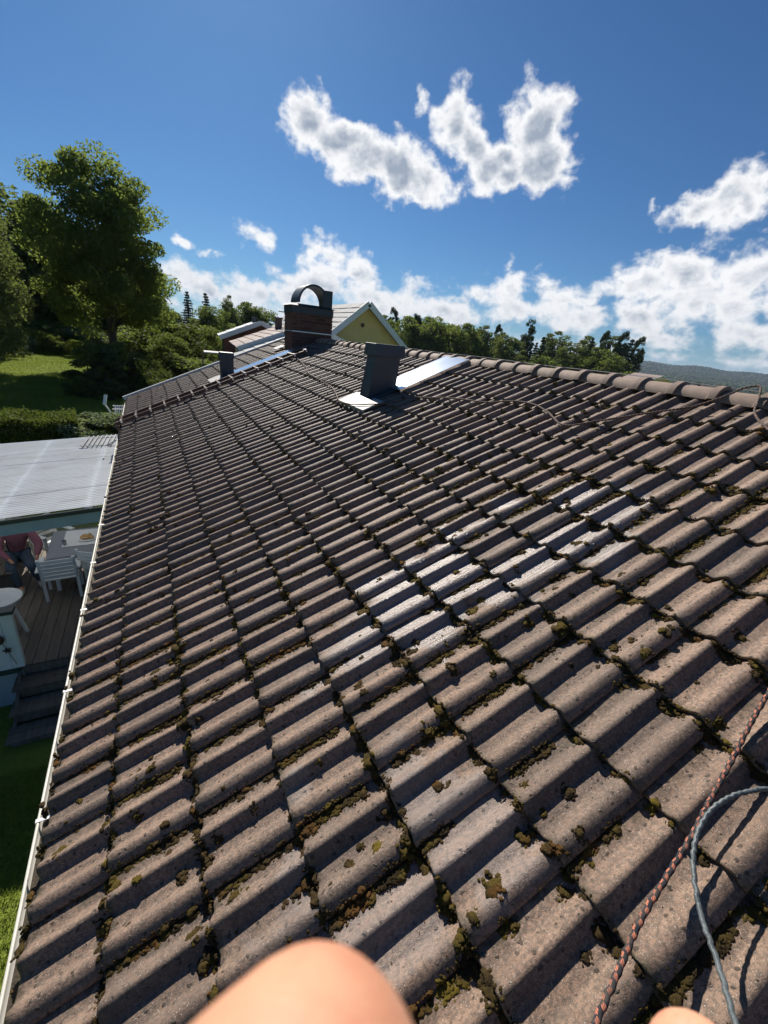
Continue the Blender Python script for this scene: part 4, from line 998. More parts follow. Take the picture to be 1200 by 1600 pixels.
P += rng.normal(0, 1, P.shape) * (hh * .05)[:, None, None]
F = (F0[None] + len(V0) * np.arange(n)[:, None, None]).reshape(-1, 3)
fm, t = newmat('far_woodland'); pos = t.n('ShaderNodeNewGeometry').outputs['Position']
c = t.mix(t.ss(t.noise(pos, .02, 4, .7), .40, .60), (0.018, 0.032, 0.014), (0.055, 0.075, 0.024)); c = t.mix(t.ss(t.noise(pos, .25, 3, .7), .4, .65), c, (0.030, 0.045, 0.018))
finish(t, t.n('ShaderNodeBsdfPrincipled', {'Base Color': c, 'Roughness': .95, 'Specular IOR Level': .1}))
me = fast_mesh('far_wood', P.reshape(-1, 3), F); me.materials.append(fm); tag(link('far_wood', me), 'dark blue-green forest covering the valley and the distant hill', 'forest', kind='stuff')

# ================================================================ NEIGHBOURING HOUSES
greyw_m = simple('grey_white_paint', (0.62, 0.63, 0.62), (0.72, 0.73, 0.71), .6, 7, bump=.1)
roofg_m = simple('pale_grey_roof_tile', (0.22, 0.23, 0.24), (0.30, 0.31, 0.32), .8, 3, bump=.3)
roofb_m = simple('brown_roof_tile', (0.20, 0.15, 0.14), (0.26, 0.20, 0.18), .8, 3, bump=.3)
roofw_m = simple('white_metal_roof', (0.62, 0.64, 0.65), (0.70, 0.71, 0.72), .4, 3)
roofd_m = simple('dark_grey_roof', (0.11, 0.115, 0.12), (0.16, 0.165, 0.17), .8, 1.5)
yellow_m = simple('yellow_render', (0.66, 0.50, 0.20), (0.72, 0.56, 0.25), .85, 2, bump=.15)
cream_m = simple('cream_render', (0.60, 0.56, 0.40), (0.66, 0.62, 0.46), .85, 3)
redwood_m = simple('dark_red_boards', (0.14, 0.055, 0.040), (0.18, 0.07, 0.05), .8, 6, stretch=(8, 1, 1))
trim_m = simple('white_barge_board', (0.62, 0.66, 0.70), (0.70, 0.73, 0.76), .55, 6)
glass_m = simple('window_glass', (0.03, 0.04, 0.05), None, .08, spec=.8)
def gable_house(name, loc, rz, W, L, eave_z, ridge_z, wall, roofm, label, rows=7, cols=10, over=.35, tiles_left=True, trim=None, vent=False, floor=None, gwall=None, cat='house', windows=()):
    """ridge along local +y, near gable at y=0; loc z is zero level"""
    e = empty(name, loc, rz, label, cat); h = W / 2; zf = -3.0 if floor is None else floor
    mb = MB(); mb.box2((-h, 0.0, zf), (h, L, eave_z)); mb.build('wall', wall, e)
    mb = MB(); mb.prism([(-h, eave_z), (h, eave_z), (0, ridge_z - .02)], 0.004, L - .004); gw = mb.build('gable_wall', gwall or wall, e)
    pt = (ridge_z - eave_z) / h
    for sgn in (-1, 1):
        a = Vector((sgn * (h + over), 0, eave_z - over * pt)); b_ = Vector((0, 0, ridge_z))
        sl = (b_ - a).length; d = (b_ - a).normalized(); nn_ = Vector((-d.z, 0, d.x)) * (1 if d.x > 0 else -1)
        mb = MB(); mb.bar(Vector((a.x, L / 2, a.z)), Vector((b_.x, L / 2, b_.z)), L + 2 * over - .04, .06, up=nn_ ); mb.build('roof_slab', roofd_m, e)
        M = Matrix((d, Vector((0, 1, 0)), d.cross(Vector((0, 1, 0))))).transposed()
        if M.col[2].z < 0: M = Matrix((d, Vector((0, -1, 0)), d.cross(Vector((0, -1, 0))))).transposed()
        n_ = M.col[2]
        if sgn < 0 or name == 'yellow_house':
            me = None
            for r_ in range(rows):
                for c_ in range(cols):
                    ln, wd = sl / rows, (L + 2 * over) / cols
                    if me is None:
                        m2 = MB(); vs = []; q = 5
                        m2.add([(-ln * .5, -wd * .5, .030), (ln * .54, -wd * .5, .004), (ln * .54, wd * .47, .004), (-ln * .5, wd * .47, .030), (-ln * .5, -wd * .5, 0), (-ln * .5, wd * .47, 0), (ln * .54, wd * .47, -.01), (ln * .54, -wd * .5, -.01)],
                               [(0, 1, 2, 3), (4, 0, 3, 5), (7, 1, 0, 4), (5, 3, 2, 6)])
                        me = bpy.data.meshes.new('roof_tile'); me.from_pydata(m2.v, [], m2.f); me.materials.append(roofm)
                    o = link('roof_tile', me, None, e)
                    c3 = a + d * (ln * (r_ + .5)) + Vector((0, -over + wd * (c_ + .5), 0)) + n_ * .045
                    o.matrix_local = Matrix.Translation(c3) @ M.to_4x4() @ Matrix.Translation((0, 0, rng.normal(0, .004)))
        else:
            mb = MB(); mb.bar(Vector((a.x, L / 2, a.z)) + n_ * .05, Vector((b_.x, L / 2, b_.z)) + n_ * .05, L + 2 * over, .03, up=nn_); mb.build('roof_sheet', roofm, e)
        mb = MB(); mb.bar(Vector((a.x, -over - .02, a.z)) + n_ * .0, Vector((b_.x, -over - .02, b_.z)) + n_ * .0, .045, .26, up=n_)
        mb.build('barge_board', trim or trim_m, e)
    if vent:
        mb = MB(); mb.tube([(-.12, -.02, ridge_z - .95), (-.12, .01, ridge_z - .95)], .10, 14); mb.build('round_vent', simple('brown_vent', (.10, .06, .04)), gw)
    for (wx, wz, ww_, wh) in windows:
        mb = MB(); mb.box2((wx - ww_ / 2 - .06, -.03, wz - wh / 2 - .06), (wx + ww_ / 2 + .06, .02, wz + wh / 2 + .06)); f_ = mb.build('window', trim_m, e)
        mb = MB(); mb.box2((wx - ww_ / 2, -.04, wz - wh / 2), (wx + ww_ / 2, -.02, wz + wh / 2)); mb.build('pane', glass_m, f_)
    return e
yh = gable_house('yellow_house', (9.51, 20.3, 0), 0, 7.0, 11, 4.25, 7.12, yellow_m, roofg_m, 'yellow rendered house with a pale grey roof and white barge boards behind the chimney', rows=13, cols=17, vent=True, floor=-1.5)
# row of stepped cottages to the left of the chimney
rzB = -R(6.3)
def cottage(x, y, zc_, W, L, rise, wall, roofm, label, **k):
    """x, y, zc_: near left eave corner of the barge"""
    over = .3; h = W / 2; pt = rise / h; ez = zc_ + over * pt
    off = Vector((h + over, over, 0)); off.rotate(Matrix.Rotation(rzB, 3, 'Z'))
    return gable_house(k.pop('name', 'cottage'), (x + off.x, y + off.y, 0), rzB, W, L, ez, ez + rise, wall, roofm, label, over=over, **k)
cB = cottage(3.48, 20, 4.60, 5.2, 7.2, 1.05, cream_m, roofb_m, 'cream cottage with a brown tiled roof seen left of the brick chimney', rows=7, cols=13, floor=.5)
cC = cottage(3.95, 28.6, 4.80, 4.2, 6.0, .92, redwood_m, roofw_m, 'dark red cottage with a white metal roof, farthest in the row', rows=4, cols=9, floor=.5)
cD = cottage(2.85, 16.6, 4.35, 5.6, 2.6, 1.15, bluewhite_m, roofg_m, 'pale blue gabled cottage just beyond our far gable', rows=7, cols=5, floor=.5)
def small_stack(par, name, c, d, mat):
    mb = MB(); mb.box(c, d, top=.94); s_ = mb.build(name, mat, par, bevel=.005); mb = MB(); mb.box((c[0], c[1], c[2] + d[2] / 2 + .03), (d[0] + .08, d[1] + .08, .07)); mb.build('cap', mat, s_)
small_stack(cD, 'vent_stack', (-.75, 1.2, 5.35), (.34, .3, .85), dark_metal)
small_stack(cB, 'vent_stack', (-.55, 4.2, 5.72), (.34, .34, .75), simple('brown_stack', (.12, .075, .06), None, .6))
small_stack(cC, 'vent_stack', (-.1, 3.0, 5.95), (.25, .25, .4), dark_metal)
for (px_, py_) in ((cC.location.x - 3.3, 28.0),):
    fc = empty('flat_canopy', (px_, py_, 0), rzB, 'small flat white carport roof beside the dark red cottage', 'carport')
    mb = MB(); mb.box((.30, 0, 3.96), (.85, 1.6, .07)); mb.build('roof_panel', simple('dull_white_roofing', (.40, .41, .41), (.46, .47, .46), .8), fc)
    for sx_ in (-.75, .75):
        for sy in (-1.1, 1.1): mb = MB(); mb.box2((.25 + sx_ * .6 - .03, sy * .7 - .03, 1.5), (.25 + sx_ * .6 + .03, sy * .7 + .03, 3.93)); mb.build('post', redwood_m, fc)
# houses past the ridge on the right: (az, dist, roof el, width, length, turn, ...)
FH = [(45.8, 62, -2.0, 8, 9, 55, white_m, roofw_m, 'low house with a pale metal roof just above the ridge, first from the left'),
      (49.4, 60, -2.4, 8, 9, 55, white_m, roofg_m, 'low house with a light grey roof behind the ridge, second from the left'),
      (54.6, 66, -2.6, 9, 12, 60, white_m, roofd_m, 'low house with a dark grey roof below the tall pines'),
      (60.2, 120, -.35, 9, 9, 20, yellow_m, roofb_m, 'yellow house with white barge boards in front of the valley forest'),
      (62.6, 128, -.9, 9, 8, 110, yellow_m, roofb_m, 'yellow side wing right of the yellow house in the valley'),
      (60.6, 58, -3.6, 9, 14, 62, white_m, roofd_m, 'long dark grey roof behind the ridge right of the pines'),
      (66.0, 56, -4.4, 9, 13, 66, white_m, roofd_m, 'dark grey roof behind the ridge near the right edge, with a small stack')]
for i, (a, d, re_, W, L, tn, wl, rf, lb) in enumerate(FH):
    x, y = polar(a, d); rz2 = 5.5 + d * math.tan(R(re_)); e = gable_house('distant_house', (x, y, 0), -R(tn) , W, L, rz2 - 1.9, rz2, wl, rf, lb, rows=5, cols=8, floor=float(terrain(x, y)) - 2)
    if i >= 4: small_stack(e, 'chimney_stack', (0, L * .4, rz2 + .2), (.7, .7, .9), dark_metal)

# ================================================================ TERRACE
deck_m = simple('weathered_deck_board', (0.145, 0.120, 0.095), (0.095, 0.078, 0.062), .85, 3, bump=.5, bscale=40, stretch=(6, .8, 1), rnd=.45)
dk = empty('wooden_deck', (-1.5, 8.3, .75), 0, 'weathered brown deck of long boards under the canopy roof', 'deck')
bm_ = {}
x = -3.75
while x < -0.15:
    for (y0, y1) in ((6.34, 8.15 + (int(x * 10) % 3) * .4), (8.15 + (int(x * 10) % 3) * .4 + .006, 10.25)):
        mb = MB(); mb.box2((x + 1.5, y0 - 8.3, -.028), (x + 1.5 + .138, y1 - 8.3, rng.normal(0, .0012))); mb.build('plank', deck_m, dk)
    x += .146
mb = MB(); mb.box2((-3.76 + 1.5, 6.335 - 8.3, -.2), (-.13 + 1.5, 6.36 - 8.3, -.03)); mb.build('edge_board', deck_m, dk)
mb = MB()
for xx in np.arange(-3.7, -.1, .58): mb.box2((xx + 1.5, 6.37 - 8.3, -.16), (xx + 1.55, 10.2 - 8.3, -.03)); 
mb.build('joists', deck_m, dk); 
st_ = empty('garden_steps', (-1.0, 6.0, 0), 0, 'dark wooden steps leading down from the deck edge', 'steps')
for k, (yy, zz) in enumerate(((6.03, .60), (5.72, .45), (5.40, .30))):
    for q in (0, 1):
        mb = MB(); mb.box2((-2.05 + 1, yy - 6.0 + .145 * q + (.003 if q else 0), zz - .035), (-.15 + 1, yy - 6.0 + .145 * (q + 1) - .004, zz)); mb.build('tread', deck_m, st_)
    mb = MB(); mb.box2((-2.0 + 1, yy - 6.0 + .02, zz - .17), (-.2 + 1, yy - 6.0 + .04, zz - .037)); mb.build('riser', deck_m, st_)
for xx in (-2.02, -.22):
    mb = MB(); mb.prism([(5.42 - 6, 0), (6.33 - 6, 0), (6.33 - 6, .70), (5.42 - 6, .17)], xx + 1, xx + 1.04, axis=0); mb.build('stringer', deck_m, st_)
pw = empty('parapet_wall', (-2.8, 6.33, .7), 0, 'white boarded parapet with a dark cap at the left edge of the deck', 'wall')
for k in range(13):
    mb = MB(); xx = -1.72 + 2.8 - .93 - k * .134 + .72; mb.box2((xx - .130, -.01, .02 + .03), (xx, .02, .95)); mb.build('board', white_m, pw)
mb = MB(); mb.box2((-.9, .021, .05), (.868, .075, .948)); mb.build('back_panel', greyw_m, pw)
mb = MB(); mb.box2((-.9, -.05, .95), (.90, .11, 1.0)); mb.build('cap_rail', simple('dark_green_cap', (.035, .05, .05), None, .5), pw, bevel=.004)
mb = MB(); mb.box2((-.9, -.035, -.02), (.80, .02, .05)); mb.build('base_rail', simple('dark_green_base', (.02, .05, .04), None, .6), pw)
mb = MB(); mb.box2((-.9, -.005, -.62), (.84, .03, -.021)); mb.build('plinth', simple('pale_plinth', (.30, .34, .36), (.38, .42, .43), .8, 5), pw)
# hanging metal ornament on the parapet: small bird-shaped plates on a chain
orn = empty('hanging_ornament', (-2.06, 6.29, 1.05), 0, 'dark metal hanging ornament with star and pear shapes on the white parapet', 'ornament')
om = simple('dark_iron', (.05, .035, .035), None, .6, metal=.3)
mb = MB(); mb.tube([(-.10, 0, .45), (0, 0, .05), (.06, 0, -.22)], .004, 5); mb.build('chain', om, orn)
def plate(poly, c, rot, name):
    c_, s_ = math.cos(rot), math.sin(rot); mb = MB(); mb.prism([(c[0] + p[0] * c_ - p[1] * s_, c[1] + p[0] * s_ + p[1] * c_) for p in poly], -.008, .008, axis=1); mb.build(name, om, orn)
plate([(.06 * math.cos(a), .07 * math.sin(a) + (.03 if abs(a - 1.57) < .3 else 0)) for a in np.linspace(0, 6.0, 12)], (-.06, .22), .1, 'pear_plate')
plate([((.055 if k % 2 == 0 else .022) * math.cos(k * math.pi / 5), (.055 if k % 2 == 0 else .022) * math.sin(k * math.pi / 5)) for k in range(10)], (0.0, 0.04), .5, 'star_plate')

# canopy roof
can = empty('canopy_roof', (-0.72, 8.6, 2.9), 0, 'corrugated pale translucent canopy roof over the deck', 'canopy')
cpm, t = newmat('corrugated_plastic'); gp = t.n('ShaderNodeNewGeometry').outputs['Position']; cc_ = t.mix(t.ss(t.noise(t.map(gp, sc=(1, 3, 1)), 1.6, 6, .7), .45, .75), (.78, .82, .86), (.56, .58, .57)); cc_ = t.mix(t.ss(t.noise(gp, 24, 4, .7), .66, .74), cc_, (.20, .18, .12)); b = t.n('ShaderNodeBsdfPrincipled', {'Base Color': cc_, 'Roughness': .30, 'Specular IOR Level': .6})
tr = t.n('ShaderNodeBsdfTranslucent', {'Color': (.80, .86, .92, 1)}); finish(t, t.n('ShaderNodeMixShader', {0: .42, 1: b.outputs[0], 2: tr.outputs[0]}))
slope = 0.085; X0, X1 = .10, -3.6
nY = 0
for k in range(5):                                   # five overlapping sheets
    ya, yb = 6.88 - 8.6 + k * .90, 6.88 - 8.6 + (k + 1) * .90 + .03; nY = 150
    V = []; F = []
    for a_ in range(nY + 1):
        yy = ya + (yb - ya) * a_ / nY; zz = .0055 * math.sin(2 * math.pi * yy / .076)
        for xx in (X0 - .06, X1): V.append((xx, yy, zz + slope * xx + .004 * (k % 2)))
    for a_ in range(nY): F.append((2 * a_, 2 * a_ + 1, 2 * a_ + 3, 2 * a_ + 2))
    o = link('sheet', fast_mesh('sheet', V, np.array(F)[:, ::-1], True), cpm, can)
def canbar(y0_, y1_, z0_, z1_, nm, mt):
    mb = MB(); vs = []
    for xx in (X0, X1):
        for (yy, zz) in ((y0_, z0_), (y1_, z0_), (y1_, z1_), (y0_, z1_)): vs.append((xx, yy, zz + slope * xx))
    mb.add(vs, [(0, 1, 2, 3), (7, 6, 5, 4), (0, 4, 5, 1), (1, 5, 6, 2), (2, 6, 7, 3), (3, 7, 4, 0)]); return mb.build(nm, mt, can)
yn = 6.86 - 8.6
canbar(yn - .01, yn + .03, -.085, -.025, 'dark_gap_bar', dark_metal)  # dark bar put in for the dark gap above the fascia
canbar(yn + .031, yn + .075, -.26, -.086, 'fascia_board', bluewhite_m)
canbar(2.74, 2.79, -.16, -.02, 'back_beam', bluewhite_m)
for xx in (-.25, -1.3, -2.35, -3.4):
    mb = MB(); mb.box2((xx - .03, yn + .08, -.14 + slope * xx), (xx + .03, 2.74, -.02 + slope * xx)); mb.build('rafter', white_m, can)
for yy in (-1.6, 2.66): 
    mb = MB(); mb.box2((-3.4, yy - .05, -2.15), (-3.3, yy + .05, -.35)); mb.build('post', white_m, can)
mb = MB(); mb.bar((-.02, 1.85, .10), (-.20, 1.75, .0), .02, .02); mb.bar((-.20, 1.76, .0), (-.20, .75, .0), .022, .02); mb.build('edge_bracket', simple('blue_grey_steel', (.12, .16, .22), None, .4), can)
# dark bars standing in for slatted shadow lines on the canopy
rk = empty('slat_shadow_bars', (-1.03, 10.80, 2.885), -.05, 'dark bars imitating slatted shadow lines on the canopy roof', 'shadow bars')
for k in range(7):
    mb = MB(); mb.box((-.30 + k * .085, 0, .03 - .0256 + k * .0072), (.020, .95, .016)); mb.build('shadow_bar', dark_metal, rk)
for yy in (-.4, .4): mb = MB(); mb.box((-.05, yy, .008), (.60, .02, .012)); mb.build('shadow_crossbar', dark_metal, rk)

# furniture
def table():
    e = empty('garden_table', (-1.45, 8.85, .75), .04, 'garden table under a grey cloth with a white runner', 'table')
    mb = MB(); mb.box((0, 0, .68), (.86, 1.15, .03)); mb.build('table_top', white_m, e)
    for sx_ in (-.36, .36):
        for sy in (-.5, .5): mb = MB(); mb.box((sx_, sy, .33), (.055, .055, .67)); mb.build('leg', white_m, e)
table()
def cloth(name, loc, w_, l_, drop, mat, label, seed, rz):
    nx, ny = 44, 52; V = []; F = []; rg = np.random.default_rng(seed)
    for j in range(ny + 1):
        for i in range(nx + 1):
            u_, v_ = (i / nx - .5) * (w_ + 2 * drop), (j / ny - .5) * (l_ + 2 * drop)
            ox, oy = max(0, abs(u_) - w_ / 2), max(0, abs(v_) - l_ / 2); ov = max(ox, oy)
            x = math.copysign(min(abs(u_), w_ / 2), u_) + math.copysign(.012 + .03 * ox + .018 * math.sin(v_ * 22 + seed) * ox / max(drop, .01), u_) * (ox > 0)
            y = math.copysign(min(abs(v_), l_ / 2), v_) + math.copysign(.012 + .03 * oy + .018 * math.sin(u_ * 24) * oy / max(drop, .01), v_) * (oy > 0)
            V.append((x, y, -ov + .0015 * math.sin(u_ * 9 + v_ * 7)))
    for j in range(ny):
        for i in range(nx): a = j * (nx + 1) + i; F.append((a, a + 1, a + nx + 2, a + nx + 1))
    o = link(name, fast_mesh(name, V, F, True), mat, None, loc, (0, 0, rz)); tag(o, label, 'tablecloth'); return o
cloth('tablecloth', (-1.45, 8.85, .75 + .70), .88, 1.17, .26, simple('grey_damask', (.20, .21, .24), (.27, .28, .31), .8, 40, bump=.2, bscale=80), 'grey patterned tablecloth hanging over the garden table', 3, .04)
cloth('table_runner', (-1.43, 9.0, .75 + .707), .55, .72, .0, simple('white_linen', (.74, .74, .73), None, .8, 40), 'white square cloth on top of the grey tablecloth', 4, .02)
pl = empty('serving_plate', (-1.33, 8.93, 1.459), .3, 'white serving plate with golden bread on the garden table', 'plate')
mb = MB(); mb.tube([(0, 0, 0), (0, 0, .006), (0, 0, .014)], [.10, .15, .17], 24); mb.build('plate', white_m, pl, smooth=True)
bread = simple('golden_bread', (.50, .27, .09), (.62, .40, .18), .7, 30, bump=.5)
for k in range(7):
    V = MV[2][k % 8] * np.array([.055, .035, .022]); a = k * 1.3; V = np.stack([V[:, 0] * math.cos(a) - V[:, 1] * math.sin(a), V[:, 0] * math.sin(a) + V[:, 1] * math.cos(a), V[:, 2]], -1) + np.array([.08 * math.cos(k * .9) * (k > 0), .07 * math.sin(k * .9) * (k > 0), .036])
    link('bread_piece', fast_mesh('bread_piece', V, ICO[2][1], True), bread, pl)
gl = MB(); gl.tube([(0, 0, 0), (0, 0, .004), (0, 0, .09)], [.028, .030, .036], 16, cap=False); gl.tube([(0, 0, .0), (0, 0, .05)], [.027, .031], 16)
tag(gl.build('drinking_glass', simple('smoky_glass', (.25, .27, .30), None, .08, spec=.8), None, True, loc=(-1.66, 8.73, 1.457)), 'small grey drinking glass on the near side of the table', 'glass')
def armchair(loc, rz, label):
    e = empty('garden_chair', loc, rz, label, 'chair', 'white slatted garden chairs round the table')
    # faces local +y ; back at -y
    for sx_ in (-.24, .24):
        mb = MB(); mb.bar((sx_, .22, 0), (sx_, .20, .60), .045, .035, up=(0, 1, 0)); mb.build('leg', greyw_m, e)
        mb = MB(); mb.bar((sx_, -.20, 0), (sx_, -.22, .42), .045, .035, up=(0, 1, 0)); mb.bar((sx_, -.22, .42), (sx_, -.34, .88), .045, .035, up=(0, 1, 0)); mb.build('leg', greyw_m, e)
        mb = MB(); mb.box((sx_ * 1.12, -.02, .635), (.085, .56, .026)); mb.build('armrest', greyw_m, e, bevel=.004)
        mb = MB(); mb.box((sx_, 0, .37), (.03, .42, .05)); mb.build('side_rail', greyw_m, e)
    for k in range(6):
        mb = MB(); mb.box((0, -.17 + k * .078, .405), (.50, .06, .018)); mb.build('seat_slat', greyw_m, e)
    for k in range(5):
        z_ = .50 + k * .082; mb = MB(); mb.bar((-.24, -.245 - (z_ - .42) * .26, z_), (.24, -.245 - (z_ - .42) * .26, z_), .018, .058); mb.build('back_slat', greyw_m, e)
    return e
armchair((-1.68, 8.20, .75), .05, 'white slatted garden chair seen from behind at the near side of the table')
armchair((-1.02, 8.28, .75), -.55, 'white slatted garden chair half hidden by the gutter at the right of the table')
armchair((-2.02, 9.62, .75), -2.4, 'white garden chair in the sun at the far left corner of the table')
sr = empty('round_side_table', (-2.33, 7.28, .75), 0, 'round white side table behind the parapet', 'table')
mb = MB(); mb.tube([(0, 0, .58), (0, 0, .61)], .30, 32); mb.build('table_top', greyw_m, sr, bevel=.005)
for k in range(3):
    a = -.35 + k * 2.09; mb = MB(); mb.bar((.16 * math.cos(a), .16 * math.sin(a), .58), (.30 * math.cos(a), .30 * math.sin(a), 0), .045, .03, up=(0, 0, 1)); mb.build('leg', greyw_m, sr)
pp = empty('potted_plant', (-2.52, 7.35, 1.36), 0, 'small brownish plant in a pot on the round side table', 'plant')
mb = MB(); mb.tube([(0, 0, 0), (0, 0, .10)], [.05, .07], 14); mb.build('pot', simple('terracotta', (.30, .13, .08), None, .8), pp, True)
P, F = leaves(np.random.default_rng(8).normal(0, .075, (350, 3)) + np.array([0, 0, .19]), .024, rng); link('foliage', fast_mesh('foliage', P, F), simple('brown_green_leaf', (.10, .09, .03), (.16, .10, .05), .7, 20), pp)
bn = empty('garden_bench', (-2.62, 9.0, .75), 0, 'grey wooden bench at the left side of the deck', 'bench')
for k in range(4): mb = MB(); mb.box((-.16 + k * .115, .1, .44), (.10, 1.5, .022)); mb.build('seat_slat', deck_m, bn)
for yy in (-.55, .75): mb = MB(); mb.box((0, yy, .215), (.40, .06, .43)); mb.build('leg', deck_m, bn)
for k in range(3): mb = MB(); mb.box((-.26 - k * .02, .1, .60 + k * .11), (.02, 1.5, .08)); mb.build('back_slat', deck_m, bn)
plant_tree(P_bush(500, hedge_l, 'bush_hedge'), -0.95, 10.9, 1.5, 'shrub', 'leafy green shrub at the far right corner of the deck', None, .5, z=.1, cat='bush')
# garden recliner up the slope beyond the far gable
gcx = empty('garden_recliner', (-1.08, 17.0, float(terrain(-1.08, 17)) + .02), 0, 'white slatted garden recliner beyond the gutter corner', 'chair')
for k in range(8): mb = MB(); mb.bar((-.05 + k * .062, -.20, .50), (-.05 + k * .062, .25, .95), .035, .014, up=(0, -.6, .8)); mb.build('seat_slat', white_m, gcx)
for yy, zz in ((-.2, .50), (.25, .95)): mb = MB(); mb.box((.17, yy, zz - .02), (.56, .03, .03)); mb.build('cross_rail', white_m, gcx)
mb = MB(); mb.box((.24, .12, .84), (.74, .05, .03)); mb.build('armrest', white_m, gcx)
mb = MB(); mb.bar((-.05, -.1, .50), (-.32, .05, 1.02), .04, .04); mb.build('side_rail', greyw_m, gcx)
mb = MB(); mb.bar((-.33, .0, 1.0), (-.26, .1, 1.32), .10, .04); mb.build('headrest', white_m, gcx)
for xx in (-.05, .4):
    for yy in (-.2, .25): mb = MB(); mb.box2((xx - .02, yy - .02, -.05), (xx + .02, yy + .02, .50 + (yy > 0) * .44)); mb.build('leg', white_m, gcx)

# ================================================================ PEOPLE
def skinmat(name, c1, c2, marks=False):
    m_, t = newmat(name); tcn = t.n('ShaderNodeTexCoord').outputs['Object']; v = tcn
    c = t.mix(t.ss(t.noise(v, 60, 4, .6), .35, .65), c1, c2); c = t.mix(t.ss(t.noise(v, 110, 3, .6), .5, .7, 0, .5), c, (c1[0] * .95, c1[1] * .62, c1[2] * .62))
    if marks: c = t.mix(t.m('MULTIPLY', t.ss(t.noise(t.map(v, sc=(1, 3, 1)), 160, 5, .75, 1.5), .56, .66), .8), c, (.13, .085, .06))
    bmp = t.n('ShaderNodeBump', {'Strength': .3, 'Distance': .0006, 'Height': t.noise(v, 900, 3, .6)}).outputs[0]
    b = t.n('ShaderNodeBsdfPrincipled', {'Base Color': c, 'Roughness': .5, 'Subsurface Weight': .35, 'Subsurface Radius': (.012, .005, .003), 'Subsurface Scale': .5, 'Normal': bmp}); finish(t, b); return m_
skin_m = skinmat('skin', (.50, .23, .14), (.56, .30, .19))
def body(name, J, E, mat, parent=None, roots=(0,), sub=2, smooth_=.2):
    names = list(J.keys()); me = bpy.data.meshes.new(name); me.from_pydata([J[k][0] for k in names], [(names.index(a), names.index(b_)) for a, b_ in E], []); me.update()
    o = link(name, me, mat, parent); sk = o.modifiers.new('s', 'SKIN'); sk.use_smooth_shade = True; sk.branch_smoothing = smooth_
    if not me.skin_vertices: 
        try: bpy.context.view_layer.objects.active = o
        except Exception: pass
    ly = me.skin_vertices[0].data if me.skin_vertices else None
    if ly:
        for i, k in enumerate(names):
            r_ = J[k][1]; ly[i].radius = (r_, r_) if not isinstance(r_, tuple) else r_; ly[i].use_root = (k in roots)
    sb = o.modifiers.new('d', 'SUBSURF'); sb.levels = sub; sb.render_levels = sub
    return o
def V3(*a): return tuple(a)
per = empty('person', (-2.4, 8.9, .75), 0, 'person in a maroon sweater, dark vest and jeans sitting on the bench at the table', 'person')
ox = Vector((-2.4, 8.9, .75))
def q_(x, y, z, r_): return (tuple(Vector((x, y, z)) - ox), r_)
J = dict(hip=q_(-2.40, 8.95, 1.30, .10), sp=q_(-2.38, 8.90, 1.50, .09), ch=q_(-2.33, 8.80, 1.70, .095), nk=q_(-2.31, 8.74, 1.88, .055), hd=q_(-2.29, 8.68, 1.98, .078), tp=q_(-2.28, 8.68, 2.10, .07),
 sl=q_(-2.51, 8.76, 1.78, .055), el=q_(-2.58, 8.62, 1.53, .042), wl=q_(-2.42, 8.50, 1.38, .028), hl=q_(-2.37, 8.47, 1.31, .030),
 sr=q_(-2.14, 8.80, 1.78, .055), er=q_(-2.02, 8.72, 1.54, .042), wr=q_(-2.05, 8.56, 1.38, .028), hr=q_(-2.06, 8.52, 1.30, .030),
 tl=q_(-2.48, 8.88, 1.27, .09), kl=q_(-2.42, 8.45, 1.24, .062), al=q_(-2.34, 8.42, .86, .040), fl=q_(-2.31, 8.30, .80, .036),
 tr=q_(-2.30, 8.90, 1.27, .09), kr=q_(-2.14, 8.48, 1.24, .062), ar=q_(-2.10, 8.62, .86, .040), fr=q_(-2.05, 8.50, .80, .036))
ED = [('hip', 'sp'), ('sp', 'ch'), ('ch', 'nk'), ('nk', 'hd'), ('hd', 'tp'), ('ch', 'sl'), ('sl', 'el'), ('el', 'wl'), ('wl', 'hl'), ('ch', 'sr'), ('sr', 'er'), ('er', 'wr'), ('wr', 'hr'), ('hip', 'tl'), ('tl', 'kl'), ('kl', 'al'), ('al', 'fl'), ('hip', 'tr'), ('tr', 'kr'), ('kr', 'ar'), ('ar', 'fr')]
body('body', J, ED, skin_m, per, ('hip',))
def sub_j(keys, dr): return {k: (J[k][0], J[k][1] + dr) for k in keys}
maroon = simple('maroon_knit', (.26, .09, .12), (.32, .12, .15), .85, 30, bump=.4, bscale=90)
body('sweater', {**sub_j(['hip', 'sp', 'ch', 'sl', 'el', 'sr', 'er'], .030), 'wl': (J['wl'][0], .038), 'wr': (J['wr'][0], .038)}, [e for e in ED if set(e) <= {'hip', 'sp', 'ch', 'sl', 'el', 'wl', 'sr', 'er', 'wr'}], maroon, per, ('ch',))
body('vest', {k: (tuple(Vector(J[k][0]) + Vector((-.035, .06, 0))), J[k][1] + .045) for k in ('hip', 'sp', 'ch')}, [('hip', 'sp'), ('sp', 'ch')], simple('dark_vest', (.02, .02, .028), None, .8), per, ('ch',))
body('jeans', {**sub_j(['hip', 'tl', 'kl', 'tr', 'kr'], .016), 'al': (J['al'][0], .055), 'ar': (J['ar'][0], .055)}, [('hip', 'tl'), ('tl', 'kl'), ('kl', 'al'), ('hip', 'tr'), ('tr', 'kr'), ('kr', 'ar')], simple('blue_jeans', (.035, .055, .085), (.05, .075, .11), .85, 30), per, ('hip',))
for k1, k2 in (('al', 'fl'), ('ar', 'fr')):
    a = Vector(J[k1][0]) + Vector((0, .03, -.03)); b_ = Vector(J[k2][0]) + Vector((0, -.04, 0)); mb = MB(); mb.tube([a, a.lerp(b_, .5), b_], [.05, .048, .03], 10); mb.build('shoe', simple('light_shoe', (.35, .34, .30), None, .7), per, smooth=True)
